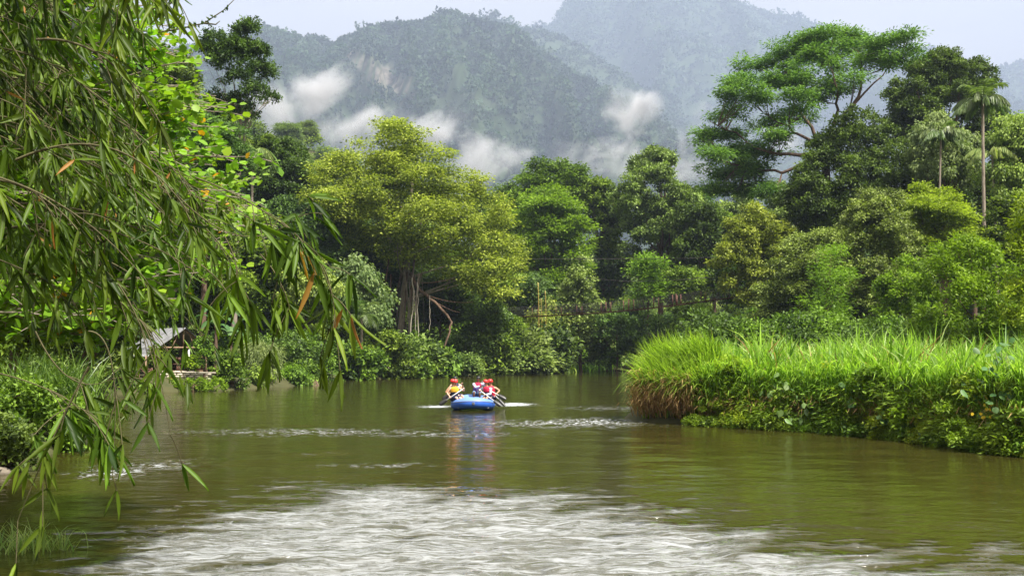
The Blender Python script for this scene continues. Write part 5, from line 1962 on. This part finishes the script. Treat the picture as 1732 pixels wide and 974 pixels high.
def ik(s, h, l1, l2, bend):
    s, h = np.asarray(s, float), np.asarray(h, float)
    d = h - s
    L_ = np.linalg.norm(d)
    if L_ > (l1 + l2) * .985:
        k = L_ / ((l1 + l2) * .985)
        l1, l2 = l1 * k, l2 * k
    a = (l1 * l1 - l2 * l2 + L_ * L_) / (2 * L_)
    hgt = math.sqrt(max(l1 * l1 - a * a, 1e-4))
    bd = np.asarray(bend, float)
    u = d / L_
    bd = nz(bd - u * np.dot(bd, u))
    return s + u * a + bd * hgt


def seg_loft(pts, rads, n=12, flat=1.0):
    """a closed tapered sleeve through pts"""
    g = Geo()
    g.tube(np.asarray(pts, float), np.asarray(rads, float), n)
    return g


def uv_ball(c, s, n=14, k=9, cut=None, rot=None):
    th_, ph_ = np.linspace(0, math.pi if cut is None else cut, k), np.linspace(0, 2 * math.pi, n, endpoint=False)
    V = np.array([[math.sin(t) * math.cos(p), math.sin(t) * math.sin(p), math.cos(t)] for t in th_ for p in ph_]) * np.asarray(s)
    if rot is not None:
        V = V @ rot.T
    V = V + np.asarray(c)
    Fq = np.array([[i * n + j, (i + 1) * n + j, (i + 1) * n + (j + 1) % n, i * n + (j + 1) % n] for i in range(k - 1) for j in range(n)])
    return V, Fq


def person(label, pel, head, hands, knees, feet, face, skin, vest, helmet=None, hair=None, sleeve=None, shorts='navy', collar=None, bend=((-1, .3, -.6), (1, .3, -.6))):
    """coordinates in the raft's frame; body is one skinned surface"""
    pel, head = np.array(pel, float), np.array(head, float)
    f = nz(np.array(face, float))
    right = np.cross(f, [0, 0, 1.0])            # the person's right
    up = nz(head - pel)
    o = thing('person', label, 'person', tuple(RC + pel))
    sh_c = pel + (head - pel) * .66
    neck = pel + (head - pel) * .80
    sR, sL = sh_c + right * .175, sh_c - right * .175
    V, E, R = [], [], []

    def v(p, r_, parent=None):
        V.append(np.array(p, float) - pel)
        R.append(r_)
        if parent is not None:
            E.append((parent, len(V) - 1))
        return len(V) - 1
    i0 = v(pel, .135)
    i1 = v(pel + (sh_c - pel) * .35, .125, i0)
    i2 = v(pel + (sh_c - pel) * .8, .145, i1)
    i3 = v(sh_c + up * .03, .10, i2)
    i4 = v(neck, .055, i3)
    i5 = v(head - up * .045 + f * .012, .075, i4)
    i6 = v(head + up * .045, .085, i5)
    joints = {}
    for s_, h_, bd, key in ((sR, hands[0], bend[0], 'R'), (sL, hands[1], bend[1], 'L')):
        h_ = np.array(h_, float)
        el = ik(s_, h_, .27, .25, bd)
        a = v(s_, .062, i2)
        b = v((s_ + el) / 2, .048, a)
        c = v(el, .040, b)
        d = v(el + (h_ - el) * .5, .036, c)
        w = v(el + (h_ - el) * .93, .026, d)
        dirn = nz(h_ - el)
        pl = v(h_ + dirn * .03, .034, w)
        joints[key] = (s_, el, h_, dirn)
        sd_ = nz(np.cross(dirn, [0, 0, 1.0]) + 1e-3)
        dn = np.cross(sd_, dirn)
        for q in range(4):           # four fingers curled round the shaft
            k0 = h_ + dirn * .055 + sd_ * (-.033 + .022 * q)
            a1 = v(k0, .010, pl)
            a2 = v(k0 + dirn * .028 - dn * .012, .009, a1)
            a3 = v(k0 + dirn * .02 - dn * (.036 + .003 * (q in (1, 2))), .008, a2)
        t1 = v(h_ + sd_ * .045 - dn * .012, .011, pl)
        t2 = v(h_ + sd_ * .05 + dirn * .03 - dn * .03, .009, t1)
    legs = []
    for s, kn, ft in ((1, knees[0], feet[0]), (-1, knees[1], feet[1])):
        hp = pel + right * .09 * s - np.array([0, 0, .02])
        kn, ft = np.array(kn, float), np.array(ft, float)
        a = v(hp, .095, i0)
        b = v((hp + kn) / 2, .082, a)
        c = v(kn, .058, b)
        d = v(kn + (ft - kn) * .4, .055, c)
        e = v(ft, .036, d)
        fdir = nz(np.array([f[0], f[1], -.2]))
        t_ = v(ft + fdir * .13, .032, e)
        legs.append((hp, kn, ft))
    me = bpy.data.meshes.new('body')
    me.from_pydata([tuple(p) for p in V], E, [])
    b = bpy.data.objects.new('body', me)
    COL.objects.link(b)
    b.parent = o
    sk = b.modifiers.new('skin', 'SKIN')
    sk.use_smooth_shade = True
    for i, r_ in enumerate(R):
        me.skin_vertices[0].data[i].radius = (r_, r_ * (.85 if i in (0, 1, 2) else 1))
    me.skin_vertices[0].data[0].use_root = True
    ss = b.modifiers.new('smooth', 'SUBSURF')
    ss.levels = 1
    ss.render_levels = 1
    me.materials.append(M[skin])

    def part(name, g, mat, smooth=True, parent=o):
        me_ = mesh_data(name, np.vstack(g.V) - pel, np.vstack(g.F), M[mat], smooth=smooth)
        return link(name, me_, parent)
    # face
    for s in (-1, 1):
        g = Geo()
        g.add(*uv_ball(head + f * .083 + right * .032 * s + up * .012, (.014, .014, .009), 8, 6))
        part('eye', g, 'black')
        g = Geo()
        g.add(*uv_ball(head + right * .088 * s - up * .005, (.014, .022, .032), 8, 6))
        part('ear', g, skin)
    g = Geo()
    g.add(*uv_ball(head + f * .098 - up * .02, (.016, .02, .026), 8, 6))
    part('nose', g, skin)
    g = Geo()
    g.tube(np.array([head + f * .088 - up * .058 + right * q for q in (-.028, 0, .028)]), .007, 5)
    part('mouth', g, 'red_cloth')
    # vest: lofted shell round the torso
    g = Geo()
    prof_ = [(.02, .165, .13), (.2, .168, .14), (.42, .185, .155), (.60, .19, .155), (.72, .15, .13), (.76, .085, .085)]
    ring = []
    n_ = 18
    for (t, rx, ry) in prof_:
        c = pel + (head - pel) * t
        a = np.linspace(0, 2 * math.pi, n_, endpoint=False)
        ring.append(c + np.cos(a)[:, None] * right * rx + np.sin(a)[:, None] * f * ry)
    VV = np.vstack(ring)
    FF = np.array([[i * n_ + j, i * n_ + (j + 1) % n_, (i + 1) * n_ + (j + 1) % n_, (i + 1) * n_ + j] for i in range(len(prof_) - 1) for j in range(n_)])
    g.add(VV, FF)
    v_o = part('life_vest', g, vest)
    if collar:
        g2 = Geo()
        sel = VV.copy().reshape(len(prof_), n_, 3)
        cc = np.array([pel + (head - pel) * t for t, _, _ in prof_])
        sel = cc[:, None] + (sel - cc[:, None]) * 1.03
        sub = sel[2:].reshape(-1, 3)
        FF2 = np.array([[i * n_ + j, i * n_ + (j + 1) % n_, (i + 1) * n_ + (j + 1) % n_, (i + 1) * n_ + j] for i in range(3) for j in range(n_)])
        g2.add(sub, FF2)
        part('vest_yoke', g2, collar, parent=v_o)
    if sleeve:
        for key in 'RL':
            s_, el, h_, _ = joints[key]
            g = Geo()
            g.tube(np.vstack([bez(s_, (s_ + el) / 2, el, 5), bez(el, (el + h_) / 2, el + (h_ - el) * .85, 5)[1:]]), [.078, .070, .064, .06, .056, .054, .05, .046, .042], 10)
            part('sleeve', g, sleeve)
    for hp, kn, ft in legs:
        g = Geo()
        g.tube(bez(hp, (hp + kn) / 2, hp + (kn - hp) * .9, 6), np.linspace(.112, .082, 6), 12)
        part('trouser_leg' if shorts == 'denim' else 'shorts_leg', g, shorts)
    if helmet:
        R3 = np.stack([right, f, up], 1)
        g = Geo()
        g.add(*uv_ball(head + up * .035, (.118, .135, .115), 18, 9, math.pi * .56, R3))
        h_o = part('helmet', g, helmet)
        g = Geo()
        g.tube(np.array([head + right * .1 + up * .01, head + right * .075 - up * .09 + f * .02, head - up * .115 + f * .035, head - right * .075 - up * .09 + f * .02, head - right * .1 + up * .01]), .008, 5)
        part('chin_strap', g, 'black', parent=h_o)
    if hair:
        R3 = np.stack([right, f, up], 1)
        g = Geo()
        g.add(*uv_ball(head + up * .03 - f * .015, (.098, .105, .098), 16, 8, math.pi * .5, R3))
        part('hair', g, hair)
    return o


def paddle(label, top, blade_end, bl=.42, bw=.19, gname='paddles held by the rafters'):
    top, e = np.array(top, float) + RC, np.array(blade_end, float) + RC
    d = nz(e - top)
    o = thing('paddle', label, 'paddle', tuple(top))
    g = Geo()
    j = e - d * bl * .9
    g.tube(np.array([top, j]), .019, 8)
    g.build('shaft', M['white'], o, smooth=True)
    g = Geo()
    side = nz(np.cross(d, [.2, -1.0, .3]))
    nn = np.cross(side, d)
    g.tube(np.array([top - side * .06, top + side * .06]), .02, 7)
    g.build('grip', M['black'], o, smooth=True)
    # blade with rounded outline and thickness
    prof_ = [(0, .03), (.1, .3), (.25, .44), (.6, .5), (.85, .46), (.96, .34), (1, .16)]
    a = []
    for t, w in prof_:
        c = e - d * bl + d * bl * t
        a.append([c - side * w * bw + nn * .004, c + nn * .012, c + side * w * bw + nn * .004, c + side * w * bw - nn * .004, c - nn * .012, c - side * w * bw - nn * .004])
    VV = np.array(a).reshape(-1, 3)
    FF = [[i * 6 + k, i * 6 + (k + 1) % 6, (i + 1) * 6 + (k + 1) % 6, (i + 1) * 6 + k] for i in range(len(prof_) - 1) for k in range(6)]
    g = Geo()
    g.add(VV, np.array(FF))
    g.build('blade', M['black'], o, smooth=True)


person('paddler in a yellow and navy vest and red helmet, front left of the raft', (-.80, -.75, .50), (-.74, -.92, 1.20), ((-.97, -1.05, .60), (-.36, -1.02, .93)),
       ((-.66, -1.13, .56), (-.50, -1.10, .55)), ((-.52, -1.02, .20), (-.38, -.98, .20)), (.15, -1, 0), 'skin_fair', 'navy', helmet='red', collar='yellow_cloth')
person('paddler in a red helmet half hidden behind the yellow-vested one', (-.84, -.10, .50), (-.88, -.22, 1.20), ((-1.0, -.36, .72), (-.46, -.30, 1.12)),
       ((-.68, -.48, .55), (-.52, -.45, .55)), ((-.5, -.38, .2), (-.38, -.35, .2)), (.2, -1, 0), 'skin_tan', 'navy', helmet='red')
person('rearmost left paddler in a dark cap, only the head showing', (-.80, .85, .56), (-.84, .80, 1.31), ((-.95, .55, .85), (-.6, .55, 1.0)),
       ((-.66, .45, .58), (-.50, .47, .58)), ((-.5, .58, .2), (-.38, .6, .2)), (.1, -1, 0), 'skin_fair', 'navy', hair='black')
person('bare-headed guide with white sleeves and purple vest at the stern', (.10, 1.45, .62), (.20, 1.42, 1.30), ((.30, 1.10, .98), (.42, 1.12, 1.16)),
       ((.02, 1.02, .70), (.28, 1.02, .68)), ((-.02, 1.08, .25), (.28, 1.06, .25)), (.05, -1, 0), 'skin_dark', 'purple', hair='black', sleeve='white_cloth', shorts='denim', collar='red_cloth')
person('paddler in a red vest, grey sleeves and red helmet, front right of the raft', (.74, -.70, .50), (.62, -.86, 1.20), ((.36, -1.0, .86), (.60, -1.08, .68)),
       ((.52, -1.10, .55), (.66, -1.12, .55)), ((.40, -1.0, .2), (.52, -1.02, .2)), (-.5, -1, 0), 'skin_tan', 'navy', helmet='red', sleeve='grey_cloth', collar='red_cloth', bend=((-1, .3, -.6), (1, .3, -.8)))
person('paddler in a red helmet with a bare yellowish arm, right behind the red vest', (.88, -.05, .50), (.80, -.20, 1.20), ((.55, -.35, .95), (1.05, -.40, .68)),
       ((.60, -.45, .55), (.74, -.48, .55)), ((.45, -.35, .2), (.58, -.38, .2)), (-.3, -1, 0), 'skin_tan', 'red_cloth', helmet='red', bend=((-1, .3, -.6), (1, .2, .1)))
paddle('black-bladed paddle in the hands of the yellow-vested paddler', (-.33, -1.0, .97), (-1.42, -1.15, .24))
paddle('paddle of the half-hidden left paddler, blade just behind the first', (-.45, -.30, 1.16), (-1.32, -.40, .42))
paddle('paddle of the red-vested paddler crossing the raft side', (.30, -.98, .90), (1.28, -1.25, .20))
paddle('rearmost black-bladed paddle on the right side of the raft', (.52, -.33, .98), (1.50, -.50, .45))
paddle('long pale steering oar slanting down behind the right paddlers', (.38, 1.12, 1.20), (1.45, .60, .10), bl=.5, bw=.16)

# ------------------------------------------------------------------ foreground foliage, left
def envelope(tab, y):
    a = np.array(tab, float)
    return np.interp(y, a[:, 0], a[:, 1])


RB = [(-120, 290), (0, 290), (50, 270), (100, 220), (160, 190), (220, 210), (270, 290), (320, 400), (360, 430), (400, 480), (440, 550), (470, 550), (480, 200), (540, 190), (580, 150)]
r = np.random.default_rng(2024)
bam = thing('overhanging_bamboo', 'bamboo with long hanging leaves reaching in from the left foreground', 'bamboo', (-7.0, 5.2, gz(-7.0, 5.2)))
bo = np.array(bam.location)
culm_tops = []
for i in range(8):
    tpx, tpy, td = -260 + 30 * i + r.uniform(-30, 30), r.uniform(-500, 250), r.uniform(4.6, 7.0)
    tp = P(tpx, tpy, td)
    b = bo + [r.normal(0, .3), r.normal(0, .3), -.2]
    g = Geo()
    q = subcurve(b, (b[0] - .2, b[1], tp[2] * .8), tp, 18)
    rad = np.linspace(.035, .012, 18)
    rad[::3] *= 1.15
    g.tube(q, rad, 8)
    g.build('culm', M['culm'], bam, smooth=True)


def bamboo_branch(p0, pc, p1, nodes, per, Lr, seedr, tmin=.12, down=.9, orange=.005, rad=.007):
    r = seedr
    cur = subcurve(p0, pc, p1, 18)
    g = Geo()
    g.tube(cur, np.linspace(rad, rad * .3, 18), 5, cap=False)
    tt = np.sort(r.uniform(tmin, 1.0, nodes))
    tt[-1] = 1.0
    seg = tt * 17
    pos = np.stack([np.interp(seg, np.arange(18), cur[:, i]) for i in range(3)], 1)
    tan = nz(np.stack([np.interp(seg, np.arange(18), np.gradient(cur[:, i])) for i in range(3)], 1))
    PP, DD, UU, LL, WW, TT = [], [], [], [], [], []
    for k in range(nodes):
        dirn = nz(tan[k] * r.uniform(.3, .9) + r.normal(0, .45, 3) + [0, 0, -.35])
        tl = r.uniform(.04, .2)
        tw = pos[k] + dirn * tl + [0, 0, -.3 * tl]
        g.tube(subcurve(pos[k], pos[k] + dirn * tl * .6, tw, 5), .0022, 4, cap=False)
        m_ = int(r.integers(per[0], per[1]))
        az = r.uniform(0, 6.28)
        for q in range(m_):
            back = r.uniform(0, tl * .5) * (q > 2)
            spread = (q - (m_ - 1) / 2) / max(1, m_ - 1) * 1.5
            D = np.array([math.cos(az) * spread, math.sin(az) * spread * .6, -down]) + tan[k] * .6 + r.normal(0, .45, 3)
            PP.append(tw - dirn * back)
            DD.append(D)
            UU.append(r.normal(0, .6, 3) + [.2, -.8, .7])
            LL.append(r.uniform(*Lr))
            WW.append(LL[-1] * r.uniform(.105, .15))
            TT.append(.99 if r.random() < orange else np.clip(r.normal(.42, .2), 0, .9))
    V, Fq, tnt = leaves(np.array(PP), np.array(DD), np.array(UU), np.array(LL), np.array(WW), LANCE, np.array(TT))
    br_ = g.build('branch', M['twig'], bam)
    link('leaves', mesh_data('leaves', V - bo, Fq, M['bamboo_leaf'], tnt, smooth=True), br_)
    return len(LL)


tot = 0
cnt = 0
while cnt < 98:
    ey_ = r.uniform(-60, 505)
    lim = envelope(RB, ey_)
    ex_ = lim * (1 - .85 * r.random() ** 1.1)
    d1 = r.uniform(4.3, 7.6)
    d0 = d1 + r.uniform(-.3, .8)
    sx = ex_ - r.uniform(220, 420)
    sy = ey_ - r.uniform(40, 260)
    p1, p0 = P(ex_, ey_, d1), P(sx, sy, d0)
    pc = (p0 + p1) / 2 + np.array([.08, 0, r.uniform(.1, .4)])
    tot += bamboo_branch(p0, pc, p1, int(r.integers(9, 15)), (4, 8), (.075, .205), r)
    cnt += 1


def px_branch(pts, d, nodes, per, Lr, orange=.008, down=1.0, tmin=.3, rad=.004):
    global tot
    a = [P(*p, d) for p in pts]
    tot += bamboo_branch(a[0], 2 * a[1] - (a[0] + a[2]) / 2, a[2], nodes, per, Lr, r, tmin=tmin, down=down, orange=orange, rad=rad)


px_branch([(330, 300), (450, 360), (560, 452)], 4.6, 9, (4, 7), (.16, .24))
px_branch([(540, 440), (560, 490), (568, 560)], 4.6, 5, (3, 5), (.15, .22), orange=.12)
px_branch([(300, 330), (420, 400), (530, 340)], 5.4, 7, (3, 6), (.15, .22), tmin=.6)
px_branch([(235, 540), (262, 600), (288, 735)], 4.3, 5, (2, 4), (.12, .17), tmin=.35)
px_branch([(150, 560), (190, 620), (190, 800)], 4.2, 4, (2, 4), (.11, .15), tmin=.5)
px_branch([(60, 560), (120, 640), (190, 640)], 4.4, 7, (3, 6), (.13, .2))
px_branch([(-60, 620), (60, 650), (150, 700)], 4.2, 8, (3, 6), (.13, .2))
px_branch([(150, 620), (90, 740), (30, 880)], 3.9, 6, (3, 6), (.10, .18))
px_branch([(200, 480), (240, 560), (250, 640)], 4.4, 5, (3, 6), (.13, .2))
px_branch([(140, 470), (215, 520), (275, 585)], 5.2, 8, (3, 6), (.10, .17))
px_branch([(180, 440), (260, 490), (335, 560)], 5.6, 8, (3, 6), (.10, .17))
px_branch([(380, 400), (400, 450), (402, 500)], 4.8, 5, (4, 7), (.16, .24))
px_branch([(440, 430), (470, 470), (490, 520)], 4.9, 5, (4, 7), (.15, .22))
print('bamboo leaves', tot)

# round-leaved tree behind the bamboo
RB2 = [(-120, 210), (0, 230), (40, 270), (80, 330), (120, 385), (160, 385), (200, 370), (250, 385), (300, 415), (350, 405), (400, 425), (440, 410), (480, 340), (520, 300), (560, 230), (600, 150)]
rt = thing('round_leaved_tree', 'bright tree with small round leaves and a few orange ones behind the bamboo', 'tree', (-10.5, 14.5, gz(-10.5, 14.5)))
ro_ = np.array(rt.location)
r = np.random.default_rng(55)
g = Geo()
tp = np.array([-9.6, 14, 8.5])
g.tube(subcurve(ro_ - [0, 0, .3], (ro_ + tp) / 2 + [-.5, 0, 0], tp, 12), np.linspace(.3, .14, 12), 9)
g.build('trunk', M['bark_grey'], rt, smooth=True)
nleaf = 0
for i in range(116):
    ey_ = r.uniform(-90, 560)
    lim = envelope(RB2, ey_)
    ex_ = lim * (1 - .55 * r.random() ** 1.6) if i > 70 else lim * r.uniform(.72, 1.02)
    d1 = r.uniform(9.5, 15)
    p1 = P(ex_, ey_, d1)
    fz = r.uniform(2.2, 8.4)
    p0 = np.array([-10.2 + r.uniform(-.3, .4), 14 + r.uniform(-.4, .4), np.clip(p1[2] + r.uniform(-1.2, 1.0), 2.0, 8.4)])
    cur = subcurve(p0, (p0 + p1) / 2 + [0, 0, r.uniform(.1, .9)], p1, 20) + np.cumsum(r.normal(0, .02, (20, 3)), 0)
    g = Geo()
    g.tube(cur, np.linspace(.032, .006, 20), 6, cap=False)
    PP, DD, UU = [], [], []
    for k in range(42):
        t = r.uniform(.3, 1) ** .8
        c = np.array([np.interp(t * 19, np.arange(20), cur[:, q]) for q in range(3)])
        tl = r.uniform(.25, .8) * (1.15 - t * .5)
        a = r.uniform(0, 6.28)
        e = c + np.array([math.cos(a), math.sin(a), r.normal(.02, .25)]) * tl
        g.tube(subcurve(c, (c + e) / 2 + [0, 0, .05], e, 5), .004, 4, cap=False)
        for q in range(int(r.integers(6, 12))):
            f_ = r.uniform(.25, 1.05)
            PP.append(c + (e - c) * f_ + r.normal(0, .03, 3))
            DD.append(nz(e - c) * .4 + r.normal(0, .6, 3) * [1, 1, .5])
            UU.append(np.array([0, -.25, 1]) + r.normal(0, .45, 3))
    n_ = len(PP)
    Ls = r.uniform(.07, .125, n_)
    tnt = np.where(r.random(n_) < .012, .99, np.clip(r.normal(.5, .2, n_), 0, .9))
    V, Fq, tnt = leaves(np.array(PP), np.array(DD), np.array(UU), Ls, Ls * r.uniform(.75, .95, n_), ROUND, tnt)
    nleaf += n_
    bh = g.build('bough', M['bark_grey'], rt)
    link('leaves', mesh_data('leaves', V - ro_, Fq, M['round_leaf'], tnt), bh)
g = Geo()
for pts_ in ([(240, 60), (300, 50), (345, 40), (378, 18), (402, -6)], [(345, 40), (365, 42), (372, 36)], [(262, 30), (290, 5), (300, -20)], [(250, 20), (275, 8), (290, -4)]):
    a = np.array([P(p[0], p[1], 11) for p in pts_])
    g.tube(a, np.linspace(.012, .004, len(a)), 5)
PP = np.array([P(r.uniform(300, 400), 0, 11) for _ in range(40)])
tq = np.interp([866 + F * p[0] / 11 for p in PP], [300, 345, 378, 402], [50, 40, 18, -6])
PP = np.array([P(866 + F * p[0] / 11, t, 11) for p, t in zip(PP, tq)])
bt = g.build('bare_twig', M['twig'], rt)
V, Fq, tnt = leaves(PP, r.normal(0, 1, (40, 3)), r.normal(0, 1, (40, 3)), .05, .03, DIAMOND, np.full(40, .2))
link('buds', mesh_data('buds', V - ro_, Fq, M['bamboo_leaf'], tnt), bt)
print('round leaves', nleaf)
